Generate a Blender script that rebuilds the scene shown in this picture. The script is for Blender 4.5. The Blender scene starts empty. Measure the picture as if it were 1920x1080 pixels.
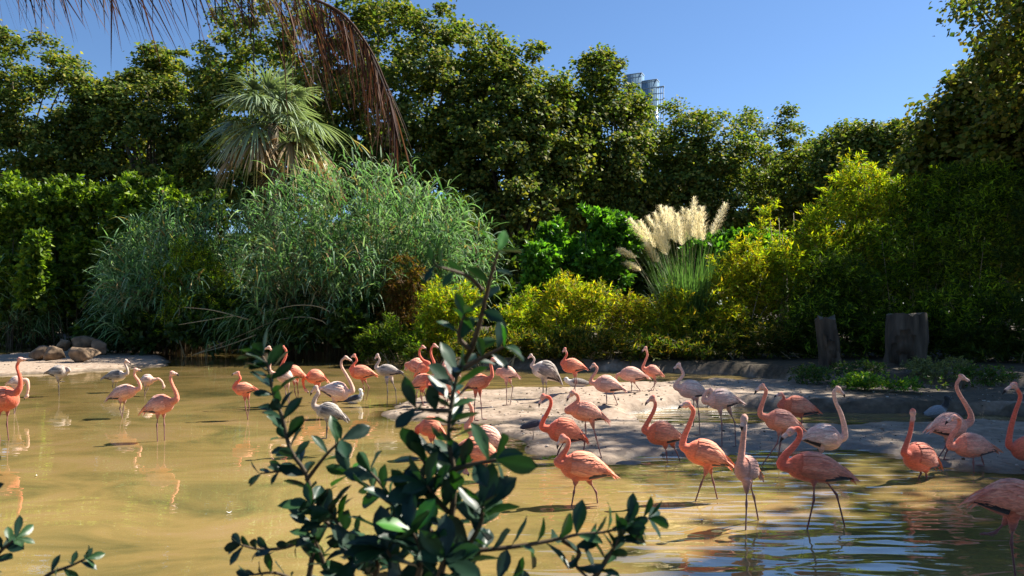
import bpy, bmesh, math
import numpy as np
from mathutils import Vector

sc = bpy.context.scene
# ------------------------------------------------------------------ camera, sky, sun, exposure
FPX, HOR, CAMH = 1387.0, 583.0, 2.15          # focal length and horizon in pixels of the 1920 px photo, eye height over water
cam_d = bpy.data.cameras.new('camera')
cam = bpy.data.objects.new('camera', cam_d); sc.collection.objects.link(cam)
cam.location = (0, 0, CAMH); cam.rotation_euler = (math.radians(90), 0, 0)
cam_d.sensor_width = 36; cam_d.lens = 36 * FPX / 1920
cam_d.shift_y = (HOR - 540) / 1920
cam_d.clip_start = 0.05; cam_d.clip_end = 3000
cam_d.dof.use_dof = True; cam_d.dof.focus_distance = 14; cam_d.dof.aperture_fstop = 8
sc.camera = cam
SUN_AZ, SUN_EL = math.radians(62), math.radians(46)   # azimuth to the right of the view axis (+Y), elevation
SD = np.array([math.sin(SUN_AZ) * math.cos(SUN_EL), math.cos(SUN_AZ) * math.cos(SUN_EL), math.sin(SUN_EL)])
w = bpy.data.worlds.new('World'); sc.world = w; w.use_nodes = True
nt = w.node_tree
sky = nt.nodes.new('ShaderNodeTexSky'); sky.sky_type = 'NISHITA'; sky.sun_disc = False
sky.sun_elevation = SUN_EL; sky.sun_rotation = SUN_AZ
sky.air_density = 1.0; sky.dust_density = 0.12; sky.ozone_density = 8.0
bg = nt.nodes['Background']; bg.inputs['Strength'].default_value = 0.059
nt.links.new(sky.outputs[0], bg.inputs['Color'])
sl = bpy.data.lights.new('sun', 'SUN'); sl.energy = 5.0; sl.angle = math.radians(0.53); sl.color = (1.0, 0.93, 0.82)
so = bpy.data.objects.new('sun', sl); sc.collection.objects.link(so)
so.rotation_euler = Vector(SD).to_track_quat('Z', 'Y').to_euler()
so.location = (20, 20, 30)
sc.view_settings.view_transform = 'Standard'; sc.view_settings.look = 'None'
sc.view_settings.exposure = 1.38; sc.view_settings.gamma = 1.0; sc.view_settings.use_curve_mapping = False
sc.cycles.max_bounces = 7; sc.cycles.diffuse_bounces = 3; sc.cycles.glossy_bounces = 3
sc.cycles.transmission_bounces = 3; sc.cycles.transparent_max_bounces = 8
sc.cycles.sample_clamp_indirect = 4.0
sc.cycles.caustics_reflective = False; sc.cycles.caustics_refractive = False

# ------------------------------------------------------------------ helpers
def P(x, y, d):                     # a photo pixel at a chosen distance -> world point
    return np.array([(x - 960) / FPX * d, d, CAMH - (y - HOR) / FPX * d])
def G(x, y, z=0.0):                 # a photo pixel on the level z -> world point
    d = FPX * (CAMH - z) / (y - HOR)
    return np.array([(x - 960) / FPX * d, d, z])
def nrm(v):
    v = np.asarray(v, float); return v / (np.linalg.norm(v, axis=-1, keepdims=True) + 1e-9)

class Geo:
    def __init__(s): s.v = []; s.t = []; s.q = []; s.c = []; s.n = 0
    def add(s, V, T=None, Q=None, col=(1, 1, 1)):
        V = np.asarray(V, float).reshape(-1, 3)
        s.v.append(V)
        if T is not None and len(T): s.t.append(np.asarray(T).reshape(-1, 3) + s.n)
        if Q is not None and len(Q): s.q.append(np.asarray(Q).reshape(-1, 4) + s.n)
        c = np.asarray(col, float)
        if c.ndim == 1: c = np.tile(c[:3], (len(V), 1))
        s.c.append(c); s.n += len(V); return s
    def mesh(s, name, mat, origin=(0, 0, 0), smooth=False):
        V = np.concatenate(s.v) - np.asarray(origin, float)
        T = np.concatenate(s.t) if s.t else np.zeros((0, 3), int)
        Q = np.concatenate(s.q) if s.q else np.zeros((0, 4), int)
        C = np.concatenate(s.c)
        me = bpy.data.meshes.new(name)
        me.vertices.add(len(V)); me.vertices.foreach_set('co', V.astype(np.float32).ravel())
        me.loops.add(T.size + Q.size)
        me.loops.foreach_set('vertex_index', np.concatenate([T.ravel(), Q.ravel()]).astype(np.int32))
        me.polygons.add(len(T) + len(Q))
        st = np.concatenate([np.arange(len(T)) * 3, T.size + np.arange(len(Q)) * 4]).astype(np.int32)
        me.polygons.foreach_set('loop_start', st)
        me.update(calc_edges=True)
        a = me.color_attributes.new('col', 'FLOAT_COLOR', 'POINT')
        a.data.foreach_set('color', np.concatenate([C, np.ones((len(C), 1))], 1).astype(np.float32).ravel())
        if smooth: me.polygons.foreach_set('use_smooth', np.ones(len(me.polygons), bool))
        me.materials.append(mat)
        return me

def link(name, me, parent=None):
    o = bpy.data.objects.new(name, me); sc.collection.objects.link(o)
    if parent is not None: o.parent = parent
    return o
def tag(o, label=None, cat=None, group=None, kind=None):
    if label: o['label'] = label
    if cat: o['category'] = cat
    if group: o['group'] = group
    if kind: o['kind'] = kind
    return o
def thing(name, label, cat, loc, group=None):
    o = bpy.data.objects.new(name, None); sc.collection.objects.link(o)
    o.location = [float(a) for a in loc]; o.empty_display_size = 0.2
    return tag(o, label, cat, group)
def part(name, g, mat, root, smooth=False, kind=None):
    base = np.array(root.location)
    if root.parent is not None: base = base + np.array(root.parent.location)
    o = link(name, g.mesh(name, mat, base, smooth), root)
    if kind: o['kind'] = kind
    return o

def tube(path, rad, n=6, col=(1, 1, 1), squash=None):
    """closed tube along path; returns V, T, Q, col"""
    p = np.asarray(path, float); m = len(p)
    r = np.broadcast_to(np.asarray(rad, float), (m,))
    t = nrm(np.gradient(p, axis=0))
    ref = np.array([0.13, 0.31, 0.94]); 
    if abs(t[0] @ ref) > 0.95: ref = np.array([1.0, 0, 0.1])
    a = nrm(np.cross(t[0], ref)); A = [a]
    for i in range(1, m):
        a = a - t[i] * (a @ t[i]); a = nrm(a); A.append(a)
    A = np.array(A); B = np.cross(t, A)
    th = np.arange(n) * 2 * math.pi / n
    V = p[:, None] + r[:, None, None] * (np.cos(th)[None, :, None] * A[:, None] + np.sin(th)[None, :, None] * B[:, None])
    V = np.concatenate([V.reshape(-1, 3), p[:1], p[-1:]])
    i = np.arange(m - 1)[:, None] * n; k = np.arange(n)[None]; k2 = (k + 1) % n
    Q = np.stack([i + k, i + k2, i + n + k2, i + n + k], -1).reshape(-1, 4)
    k = np.arange(n); k2 = (k + 1) % n
    T = np.concatenate([np.stack([np.full(n, m * n), k2, k], -1), np.stack([np.full(n, m * n + 1), (m - 1) * n + k, (m - 1) * n + k2], -1)])
    return V, T, Q, col
def spline(pts, n=20):
    p = np.asarray(pts, float); p = np.concatenate([[2 * p[0] - p[1]], p, [2 * p[-1] - p[-2]]])
    m = len(p) - 3; s = np.linspace(0, m - 1e-6, n); i = s.astype(int); u = (s - i)[:, None]
    a, b, c, d = p[i], p[i + 1], p[i + 2], p[i + 3]
    return 0.5 * (2 * b + (c - a) * u + (2 * a - 5 * b + 4 * c - d) * u ** 2 + (3 * b - a - 3 * c + d) * u ** 3)
def waves(rs, n, fmin, fmax):       # a smooth random field from plane waves
    k = nrm(rs.normal(size=(n, 3))) * rs.uniform(fmin, fmax, (n, 1)); ph = rs.uniform(0, 6.28, n)
    return lambda p: np.cos(np.asarray(p) @ k.T + ph).sum(-1) / math.sqrt(n / 2)
def palette(rs, pal, n, var=0.18):
    pal = np.asarray(pal, float); i = rs.randint(0, len(pal), n)
    return np.clip(pal[i] * (1 + var * rs.normal(size=(n, 1))), 0.004, 0.9)
def leaf_kites(g, pos, d, nn, L, W, col):
    """folded two-triangle leaves"""
    d = nrm(d); s = nrm(np.cross(d, nn)); nn = np.cross(s, d)
    L = np.broadcast_to(L, (len(pos),))[:, None]; W = np.broadcast_to(W, (len(pos),))[:, None]
    b = pos; m = pos + d * L * 0.45; tip = pos + d * L
    l = m - s * W * 0.5 + nn * W * 0.18; r = m + s * W * 0.5 + nn * W * 0.18
    V = np.stack([b, r, tip, l], 1).reshape(-1, 3); i = np.arange(len(pos)) * 4
    T = np.concatenate([np.stack([i, i + 1, i + 2], -1), np.stack([i, i + 2, i + 3], -1)])
    g.add(V, T=T, col=np.repeat(col, 4, 0))
def blades(g, pos, d, L, W, droop, col, k=4, tipcol=None, twist=None):
    """long arching ribbons with a V fold left out: k segments each"""
    n = len(pos); d = nrm(d)
    L = np.broadcast_to(L, (n,)); W = np.broadcast_to(W, (n,)); droop = np.broadcast_to(droop, (n,))
    s = np.cross(d, np.array([0, 0, 1.0]) + 1e-3); s = nrm(s)
    if twist is not None: s = nrm(s + twist)
    q = np.linspace(0, 1, k + 1)
    c = pos[:, None] + d[:, None] * (L[:, None] * q)[..., None]
    c[..., 2] -= droop[:, None] * L[:, None] * q ** 2
    wq = W[:, None] * 0.5 * (np.minimum(1, 0.55 + 2 * q) * (1 - q) ** 0.55)[None]
    V = np.stack([c - s[:, None] * wq[..., None], c + s[:, None] * wq[..., None]], 2).reshape(-1, 3)
    i = (np.arange(n) * 2 * (k + 1))[:, None] + 2 * np.arange(k)[None]
    Q = np.stack([i, i + 1, i + 3, i + 2], -1).reshape(-1, 4)
    cc = np.repeat(col, 2 * (k + 1), 0)
    if tipcol is not None:
        f = np.tile(np.repeat(q ** 2, 2), n)[:, None]; cc = cc * (1 - f) + np.repeat(tipcol, 2 * (k + 1), 0) * f
    g.add(V, Q=Q, col=cc)

# ------------------------------------------------------------------ materials
def newmat(name):
    m = bpy.data.materials.new(name); m.use_nodes = True
    t = m.node_tree; b = t.nodes['Principled BSDF']; return m, t, b, t.nodes['Material Output']
def foliage(name, trans=0.35, rough=0.5, spec=0.25, boost=(1.25, 1.35, 0.6)):
    m, t, b, out = newmat(name)
    a = t.nodes.new('ShaderNodeAttribute'); a.attribute_name = 'col'
    t.links.new(a.outputs['Color'], b.inputs['Base Color'])
    b.inputs['Roughness'].default_value = rough; b.inputs['Specular IOR Level'].default_value = spec
    tr = t.nodes.new('ShaderNodeBsdfTranslucent')
    mul = t.nodes.new('ShaderNodeVectorMath'); mul.operation = 'MULTIPLY'; mul.inputs[1].default_value = boost
    t.links.new(a.outputs['Color'], mul.inputs[0]); t.links.new(mul.outputs[0], tr.inputs['Color'])
    mx = t.nodes.new('ShaderNodeMixShader'); mx.inputs[0].default_value = trans
    t.links.new(b.outputs[0], mx.inputs[1]); t.links.new(tr.outputs[0], mx.inputs[2])
    t.links.new(mx.outputs[0], out.inputs['Surface']); return m
def rough_mat(name, c1, c2, scale=6, rough=0.85, bump=0.4, dist=0.02, detail=6, attr=False, stretch=(1, 1, 1)):
    m, t, b, out = newmat(name)
    tc = t.nodes.new('ShaderNodeTexCoord'); mp = t.nodes.new('ShaderNodeMapping'); mp.inputs['Scale'].default_value = stretch
    t.links.new(tc.outputs['Object'], mp.inputs[0])
    n = t.nodes.new('ShaderNodeTexNoise'); n.inputs['Scale'].default_value = scale; n.inputs['Detail'].default_value = detail
    t.links.new(mp.outputs[0], n.inputs['Vector'])
    r = t.nodes.new('ShaderNodeValToRGB'); r.color_ramp.elements[0].position = 0.3; r.color_ramp.elements[1].position = 0.7
    r.color_ramp.elements[0].color = (*c1, 1); r.color_ramp.elements[1].color = (*c2, 1)
    t.links.new(n.outputs[0], r.inputs[0])
    if attr:
        a = t.nodes.new('ShaderNodeAttribute'); a.attribute_name = 'col'
        mul = t.nodes.new('ShaderNodeVectorMath'); mul.operation = 'MULTIPLY'
        t.links.new(r.outputs[0], mul.inputs[0]); t.links.new(a.outputs['Color'], mul.inputs[1])
        t.links.new(mul.outputs[0], b.inputs['Base Color'])
    else: t.links.new(r.outputs[0], b.inputs['Base Color'])
    b.inputs['Roughness'].default_value = rough; b.inputs['Specular IOR Level'].default_value = 0.25
    bp = t.nodes.new('ShaderNodeBump'); bp.inputs['Strength'].default_value = bump; bp.inputs['Distance'].default_value = dist
    t.links.new(n.outputs[0], bp.inputs['Height']); t.links.new(bp.outputs[0], b.inputs['Normal'])
    return m
M_plane = foliage('plane_leaf', 0.38, 0.6, 0.15, (1.2, 1.35, 0.5))
M_shrub = foliage('shrub_leaf', 0.42, 0.45, 0.3, (1.4, 1.45, 0.5))
M_bamboo = foliage('bamboo_leaf', 0.52, 0.55, 0.15, (1.4, 1.5, 0.35))
M_reed = foliage('reed_leaf', 0.42, 0.6, 0.15, (1.1, 1.3, 0.6))
M_palm = foliage('palm_leaf', 0.25, 0.35, 0.5)
M_dry = foliage('dry_leaf', 0.3, 0.7, 0.15, (1.2, 1.0, 0.7))
M_plume = foliage('plume_silk', 0.45, 0.8, 0.1, (1.1, 1.0, 0.8))
M_near = foliage('glossy_leaf', 0.15, 0.40, 0.30, (1.3, 1.9, 0.4))
M_bark = rough_mat('bark', (0.06, 0.045, 0.03), (0.2, 0.17, 0.12), 5, 0.9, 0.8, 0.05, stretch=(1, 1, .35))
M_stem = rough_mat('green_stem', (0.05, 0.035, 0.02), (0.10, 0.07, 0.04), 30, 0.7, 0.3, 0.002)
M_cane = rough_mat('dry_cane', (0.25, 0.19, 0.10), (0.42, 0.34, 0.2), 20, 0.6, 0.2, 0.004)
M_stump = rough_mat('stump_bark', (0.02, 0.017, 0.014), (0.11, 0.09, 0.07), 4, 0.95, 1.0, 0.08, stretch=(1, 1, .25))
M_rock = rough_mat('rock', (0.06, 0.042, 0.028), (0.29, 0.20, 0.125), 3.2, 0.9, 0.9, 0.06)

# ------------------------------------------------------------------ terrain: pond bed, sand bars, banks
def sdist(poly, X, Y):
    poly = np.asarray(poly, float)[:, :2]; p = np.stack([X, Y], -1); d = np.full(X.shape, 1e9); ins = np.zeros(X.shape, bool)
    for a, b in zip(poly, np.roll(poly, -1, 0)):
        e = b - a; wv = p - a; t = np.clip((wv @ e) / (e @ e + 1e-12), 0, 1)
        d = np.minimum(d, np.hypot(wv[..., 0] - t * e[0], wv[..., 1] - t * e[1]))
        c = ((a[1] > Y) != (b[1] > Y)) & (X < (b[0] - a[0]) * (Y - a[1]) / (b[1] - a[1] + 1e-12) + a[0])
        ins ^= c
    return np.where(ins, d, -d)
def gp(pts, z=0.0): return np.array([G(x, y, z) for x, y in pts])
SPIT = gp([(722, 774), (738, 756), (800, 742), (900, 733), (1000, 727), (1100, 726), (1180, 728), (1230, 735), (1200, 752), (1180, 772), (1250, 797),
           (1400, 796), (1550, 795), (1750, 792), (1920, 786), (2200, 780), (2200, 885), (1920, 884), (1800, 880), (1700, 868), (1600, 850), (1450, 852),
           (1300, 862), (1100, 862), (1000, 850), (955, 830), (900, 805), (800, 792)])
TERR = gp([(1020, 741), (1040, 728), (1120, 720), (1230, 713), (1330, 709), (1450, 711), (1600, 716), (1920, 728), (2300, 735), (2300, 768), (1920, 760),
           (1700, 756), (1500, 751), (1400, 747), (1300, 748), (1220, 755), (1130, 760), (1060, 752)], 0.22)
ISLE = gp([(-250, 715), (-100, 709), (0, 704), (100, 700), (200, 694), (300, 685), (328, 677), (305, 666), (290, 657), (200, 654), (100, 656), (0, 669), (-150, 676), (-300, 680)])
BANK = np.array([(-90, 53), (-40, 52), (-28, 51), (-17, 49.5), (-14, 42), (-10, 37), (-6, 33.5), (-3, 29), (-1, 27.5), (1.5, 26.6), (4, 26.3), (7, 24.6), (9, 21.6),
                 (12, 20.0), (15, 18.8), (18, 17.6), (24, 16), (40, 13), (90, 8), (900, 8), (900, 1500), (-900, 1500), (-900, 53)])
NEAR = np.array([(-60, 2.6), (-8, 4.3), (-3, 4.3), (-1, 3.0), (2, 2.6), (6, 2.6), (30, 3), (30, -60), (-60, -60)])
_tr = np.random.RandomState(5)
_n1 = waves(_tr, 14, 0.5, 2.2); _n2 = waves(_tr, 18, 2.5, 8.0); _n3 = waves(_tr, 24, 12.0, 26.0)
def sstep(a, b, x): u = np.clip((x - a) / (b - a), 0, 1); return u * u * (3 - 2 * u)
def height(X, Y):
    X = np.asarray(X, float); Y = np.asarray(Y, float); p = np.stack([X, Y, X * 0], -1)
    n1, n2 = _n1(p), _n2(p)
    h = -0.24 + 0.035 * n1
    for poly, z, a, b in ((SPIT, 0.062, -0.45, 0.35), (ISLE, 0.11, -0.6, 0.5), (TERR, 0.25, -0.32, 0.25), (BANK, 0.4, -0.25, 0.5), (NEAR, 0.5, -0.3, 0.8)):
        d = sdist(poly, X, Y) + 0.10 * n2 * (1 if z < 0.2 else 1.2) + 0.12 * n1
        u = sstep(a, b, d); h = np.maximum(h, h * (1 - u) + z * u)
    far = sstep(0, 30, sdist(BANK, X, Y))
    n3 = _n3(p)
    return h + 0.008 * n2 + 0.006 * n3 * (h > -0.05) + 0.35 * far
yy = np.concatenate([np.linspace(-40, 3.6, 24), np.geomspace(4, 72, 260), np.geomspace(76, 1400, 24)])
uu = np.linspace(-1, 1, 240)
YY = np.repeat(yy[:, None], len(uu), 1); XX = uu[None] * (np.abs(yy) * 0.85 + 9)[:, None]
XX[-24:] = uu[None] * (yy[-24:] * 1.0 + 60)[:, None]
HH = height(XX, YY)
def gridq(r, c):
    i = np.arange(r - 1)[:, None] * c + np.arange(c - 1)[None]
    return np.stack([i, i + 1, i + 1 + c, i + c], -1).reshape(-1, 4)
g = Geo()
soil_shade = sstep(-0.1, 0.5, sdist(BANK, XX, YY)); sand = np.maximum(sdist(TERR, XX, YY), sdist(SPIT, XX, YY)) > -0.1
soil_shade = np.where(sand & (YY < 21) & (XX < 7), 0, soil_shade); soil_shade = np.maximum(soil_shade, 0.92 * sstep(6.0, 8.5, XX) * (YY > 15.5) * sstep(0.1, 0.2, HH)); soil_shade = np.maximum(soil_shade, sstep(0, 0.5, sdist(NEAR, XX, YY)))
_td = sdist(TERR, XX, YY); soil_shade = np.maximum(soil_shade, 0.9 * sstep(0.42, 0.18, np.abs(_td + 0.1)) * sstep(0.4, 0.1, sdist(SPIT, XX, YY)) * sstep(2.0, 3.2, XX))  # terrace front face: its shade painted in with the soil colour
g.add(np.stack([XX, YY, HH], -1), Q=gridq(len(yy), len(uu)), col=np.stack([soil_shade, soil_shade * 0, soil_shade * 0], -1).reshape(-1, 3))
m, t, b, out = newmat('pond_ground')
geo = t.nodes.new('ShaderNodeNewGeometry'); sep = t.nodes.new('ShaderNodeSeparateXYZ'); t.links.new(geo.outputs['Position'], sep.inputs[0])
def noise(t, scale, detail=5, vec=None, rough=0.55):
    n = t.nodes.new('ShaderNodeTexNoise'); n.inputs['Scale'].default_value = scale; n.inputs['Detail'].default_value = detail; n.inputs['Roughness'].default_value = rough
    if vec is not None: t.links.new(vec, n.inputs['Vector'])
    return n
def ramp(t, src, stops):
    r = t.nodes.new('ShaderNodeValToRGB'); e = r.color_ramp.elements
    while len(e) < len(stops): e.new(0.5)
    for k, (p, c) in enumerate(stops): e[k].position = p; e[k].color = (*c, 1) if len(c) == 3 else c
    t.links.new(src, r.inputs[0]); return r
def mixc(t, f, a, b_):
    x = t.nodes.new('ShaderNodeMix'); x.data_type = 'RGBA'
    if hasattr(f, 'links'): t.links.new(f, x.inputs[0])
    else: x.inputs[0].default_value = f
    for s, v in ((x.inputs[6], a), (x.inputs[7], b_)):
        if hasattr(v, 'links'): t.links.new(v, s)
        else: s.default_value = (*v, 1)
    return x.outputs[2]
def mapr(t, src, a, b_, c=0.0, d=1.0):
    r = t.nodes.new('ShaderNodeMapRange'); t.links.new(src, r.inputs[0])
    for k, v in zip((1, 2, 3, 4), (a, b_, c, d)): r.inputs[k].default_value = v
    return r.outputs[0]
nA = noise(t, 0.9, 6, geo.outputs['Position']); nB = noise(t, 7, 6, geo.outputs['Position']); nC = noise(t, 60, 4, geo.outputs['Position'])
dry = ramp(t, nB.outputs[0], [(0.3, (0.25, 0.18, 0.125)), (0.55, (0.34, 0.26, 0.19)), (0.75, (0.42, 0.335, 0.26))])
wet = ramp(t, nB.outputs[0], [(0.3, (0.14, 0.105, 0.07)), (0.7, (0.22, 0.17, 0.12))])
bedc = ramp(t, nA.outputs[0], [(0.32, (0.13, 0.12, 0.035)), (0.48, (0.40, 0.27, 0.085)), (0.7, (0.52, 0.35, 0.12))])
z = t.nodes.new('ShaderNodeMath'); z.operation = 'MULTIPLY_ADD'; t.links.new(nB.outputs[0], z.inputs[0]); z.inputs[1].default_value = 0.06; t.links.new(sep.outputs['Z'], z.inputs[2])
nW = noise(t, 1.7, 5, geo.outputs['Position'])
zz_ = t.nodes.new('ShaderNodeMath'); zz_.operation = 'MULTIPLY_ADD'; t.links.new(nW.outputs[0], zz_.inputs[0]); zz_.inputs[1].default_value = 0.16; t.links.new(z.outputs[0], zz_.inputs[2])
c1 = mixc(t, mapr(t, zz_.outputs[0], 0.135, 0.195), wet.outputs[0], dry.outputs[0])
c2 = mixc(t, mapr(t, z.outputs[0], -0.05, 0.03), bedc.outputs[0], c1)
soil_shade_c = ramp(t, nB.outputs[0], [(0.3, (0.03, 0.024, 0.014)), (0.7, (0.10, 0.075, 0.045))])
at = t.nodes.new('ShaderNodeAttribute'); at.attribute_name = 'col'; sx = t.nodes.new('ShaderNodeSeparateColor'); t.links.new(at.outputs['Color'], sx.inputs[0])
t.links.new(mixc(t, sx.outputs[0], c2, soil_shade_c.outputs[0]), b.inputs['Base Color'])
t.links.new(mapr(t, zz_.outputs[0], 0.12, 0.19, 0.35, 0.85), b.inputs['Roughness']); b.inputs['Specular IOR Level'].default_value = 0.35
bp = t.nodes.new('ShaderNodeBump'); bp.inputs['Strength'].default_value = 0.7; bp.inputs['Distance'].default_value = 0.03
ad = t.nodes.new('ShaderNodeMath'); ad.operation = 'MULTIPLY_ADD'; t.links.new(nC.outputs[0], ad.inputs[0]); ad.inputs[1].default_value = 0.35; t.links.new(nB.outputs[0], ad.inputs[2])
t.links.new(ad.outputs[0], bp.inputs['Height']); t.links.new(bp.outputs[0], b.inputs['Normal'])
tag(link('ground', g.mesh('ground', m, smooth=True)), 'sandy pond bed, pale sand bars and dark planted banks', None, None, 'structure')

# water: Fresnel reflection over turbid, partly see-through shallow water
g = Geo()
wy = np.concatenate([np.linspace(1.5, 4, 8), np.geomspace(4.2, 62, 150)]); wu = np.linspace(-1, 1, 130)
WY = np.repeat(wy[:, None], len(wu), 1); WX = wu[None] * (wy * 0.95 + 8)[:, None]
dep = np.clip(-height(WX, WY), 0, 0.5)
g.add(np.stack([WX, WY, WX * 0], -1), Q=gridq(len(wy), len(wu)), col=np.stack([np.clip(1 - np.exp(-dep / 0.25), 0, 1), dep * 0, dep * 0], -1).reshape(-1, 3))
m, t, b, out = newmat('pond_water'); t.nodes.remove(b)
geo = t.nodes.new('ShaderNodeNewGeometry')
mp = t.nodes.new('ShaderNodeMapping'); mp.inputs['Scale'].default_value = (0.75, 2.6, 1); t.links.new(geo.outputs['Position'], mp.inputs[0])
sep = t.nodes.new('ShaderNodeSeparateXYZ'); t.links.new(geo.outputs['Position'], sep.inputs[0])
w1 = noise(t, 1.5, 1.6, mp.outputs[0], 0.4); w1.inputs['Distortion'].default_value = 0.6
w2 = noise(t, 0.8, 2, mp.outputs[0], 0.5)
# the right hand, stirred-up part of the pond carries more ripple than the calm left hand part
stir = mapr(t, sep.outputs['X'], -2.5, 2.5, 0.09, 1.0)
bp = t.nodes.new('ShaderNodeBump'); bp.inputs['Strength'].default_value = 1.0
ds = t.nodes.new('ShaderNodeMath'); ds.operation = 'MULTIPLY'; t.links.new(stir, ds.inputs[0]); ds.inputs[1].default_value = 0.03
t.links.new(ds.outputs[0], bp.inputs['Distance'])
ad = t.nodes.new('ShaderNodeMath'); ad.operation = 'MULTIPLY_ADD'; t.links.new(w2.outputs[0], ad.inputs[0]); ad.inputs[1].default_value = 1.2; t.links.new(w1.outputs[0], ad.inputs[2])
t.links.new(ad.outputs[0], bp.inputs['Height'])
fr = t.nodes.new('ShaderNodeFresnel'); fr.inputs['IOR'].default_value = 1.5; t.links.new(bp.outputs[0], fr.inputs['Normal'])
gl = t.nodes.new('ShaderNodeBsdfGlossy'); gl.inputs['Roughness'].default_value = 0.015; t.links.new(bp.outputs[0], gl.inputs['Normal'])
tp = t.nodes.new('ShaderNodeBsdfTransparent'); tp.inputs['Color'].default_value = (0.93, 0.86, 0.66, 1)
df = t.nodes.new('ShaderNodeBsdfDiffuse')
mpM = t.nodes.new('ShaderNodeMapping'); mpM.inputs['Scale'].default_value = (0.8, 1.25, 1); mpM.inputs['Rotation'].default_value = (0, 0, 0.35); t.links.new(geo.outputs['Position'], mpM.inputs[0])
nM = noise(t, 0.6, 7, mpM.outputs[0], 0.62); nM.inputs['Distortion'].default_value = 0.8
murk = ramp(t, nM.outputs[0], [(0.28, (0.17, 0.17, 0.065)), (0.40, (0.36, 0.285, 0.10)), (0.52, (0.54, 0.385, 0.135)), (0.66, (0.62, 0.415, 0.19))])
t.links.new(murk.outputs[0], df.inputs['Color'])
at = t.nodes.new('ShaderNodeAttribute'); at.attribute_name = 'col'; sx = t.nodes.new('ShaderNodeSeparateColor'); t.links.new(at.outputs['Color'], sx.inputs[0])
mx = t.nodes.new('ShaderNodeMixShader'); t.links.new(mapr(t, sx.outputs[0], 0, 1, 0, 0.95), mx.inputs[0]); t.links.new(tp.outputs[0], mx.inputs[1]); t.links.new(df.outputs[0], mx.inputs[2])
m2 = t.nodes.new('ShaderNodeMixShader'); frr = ramp(t, fr.outputs[0], [(0.0, (0, 0, 0)), (0.18, (0.40,) * 3), (0.4, (0.55,) * 3), (0.7, (0.82,) * 3)]); t.links.new(frr.outputs[0], m2.inputs[0]); t.links.new(mx.outputs[0], m2.inputs[1]); t.links.new(gl.outputs[0], m2.inputs[2])
t.links.new(m2.outputs[0], out.inputs['Surface'])
M_water = m
WATER = link('water', g.mesh('water', m, smooth=True))
tag(WATER, 'shallow murky yellow brown pond water', None, None, 'structure')

def gz(x, y): return float(height(np.array([x]), np.array([y]))[0])
# ------------------------------------------------------------------ plane trees
PLANE = [(0.095, 0.145, 0.03), (0.15, 0.19, 0.036), (0.23, 0.235, 0.045), (0.048, 0.085, 0.022), (0.125, 0.175, 0.04), (0.27, 0.235, 0.05)]
def plane_tree(seed, x, y, zt, zb, rx, ry, label, ncl=420, nl=98, leaf=0.285, gap=0.9, cs=0.75, trunk_lean=0.0, pal=PLANE):
    rs = np.random.RandomState(seed); zc, rz = (zt + zb) / 2, (zt - zb) / 2
    z0 = gz(x, y) - 0.1; c = np.array([x, y, zc]); R = np.array([rx, ry, rz])
    root = thing('plane_tree', label, 'tree', (x, y, z0), 'tall plane trees around the pond')
    lump = waves(rs, 10, 1.2, 3.2); hole = waves(rs, 14, 0.8, 1.9)
    u = nrm(rs.normal(size=(ncl * 2, 3))); rad = 0.35 + 0.65 * rs.rand(len(u)) ** 0.45
    pos = c + u * rad[:, None] * R * (0.86 + 0.16 * lump(u * 1.6))[:, None]
    pos = pos[hole(pos) < gap][:ncl]
    out = nrm((pos - c) / R); n = len(pos)
    ci = np.repeat(np.arange(n), nl); size = cs * rs.uniform(0.6, 1.35, n)
    off = np.clip(rs.normal(size=(len(ci), 3)), -1.7, 1.7) * np.array([1, 1, 0.6]) * size[ci][:, None] * 0.62
    lp = pos[ci] + off
    nn = nrm(out[ci] * 0.5 + np.array([0, 0, 0.75]) + rs.normal(size=lp.shape) * 0.5)
    d = np.cross(nn, rs.normal(size=lp.shape)); d[:, 2] -= 0.25
    tone = rs.uniform(0.75, 1.25, n)[ci][:, None]
    g = Geo(); L = leaf * rs.uniform(0.65, 1.3, len(lp)); leaf_kites(g, lp, d, nn, L, L * 0.95, palette(rs, pal, len(lp)) * tone)
    part('crown', g, M_plane, root)
    g = Geo(); h0 = max(zb + 0.25 * rz, z0 + 2.5); tr = 0.035 * (zt - z0) * 0.5
    top = np.array([x + trunk_lean, y, h0])
    g.add(*tube(spline([(x, y, z0), (x + 0.1 * rs.randn(), y, z0 + (h0 - z0) * 0.5), top], 8), np.linspace(tr * 1.25, tr * 0.75, 8), 9))
    for k in rs.choice(n, min(n, 34), False):
        e = pos[k]; s0 = top + (0, 0, -rs.uniform(0, 1.2)); mid = s0 * 0.5 + e * 0.5 + rs.normal(size=3) * 0.4 + (0, 0, 0.1 * rz)
        g.add(*tube(spline([s0, mid, e], 7), np.linspace(tr * rs.uniform(0.3, 0.5), 0.025, 7), 6))
    part('trunk', g, M_bark, root, True)
    return root
def ptree(seed, cx, hw, top, bot, d, label, **k):
    x = (cx - 960) / FPX * d; zt = CAMH - (top - HOR) / FPX * d; zb = CAMH - (bot - HOR) / FPX * d; rx = hw / FPX * d
    return plane_tree(seed, x, d, zt, zb, rx * 1.26, rx, label, **k)
ptree(11, 60, 150, 62, 480, 58, 'plane tree with sky gaps at the far left edge behind the rounded green hedge', gap=0.8, ncl=400)
ptree(12, 275, 130, 55, 480, 59, 'plane tree behind the hedge, just left of the fan palm, olive top', gap=1.0, ncl=400)
ptree(13, 490, 150, 5, 500, 57, 'dark plane tree directly behind the fan palm', gap=1.2, ncl=434)
ptree(14, 735, 190, -40, 510, 54, 'tallest plane tree, in the middle, its top cut by the frame', gap=1.2, ncl=589)
ptree(15, 970, 140, 40, 530, 53, 'broad plane tree with a sunlit yellowish right edge, right of the tallest one', gap=1.4, ncl=496)
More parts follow.
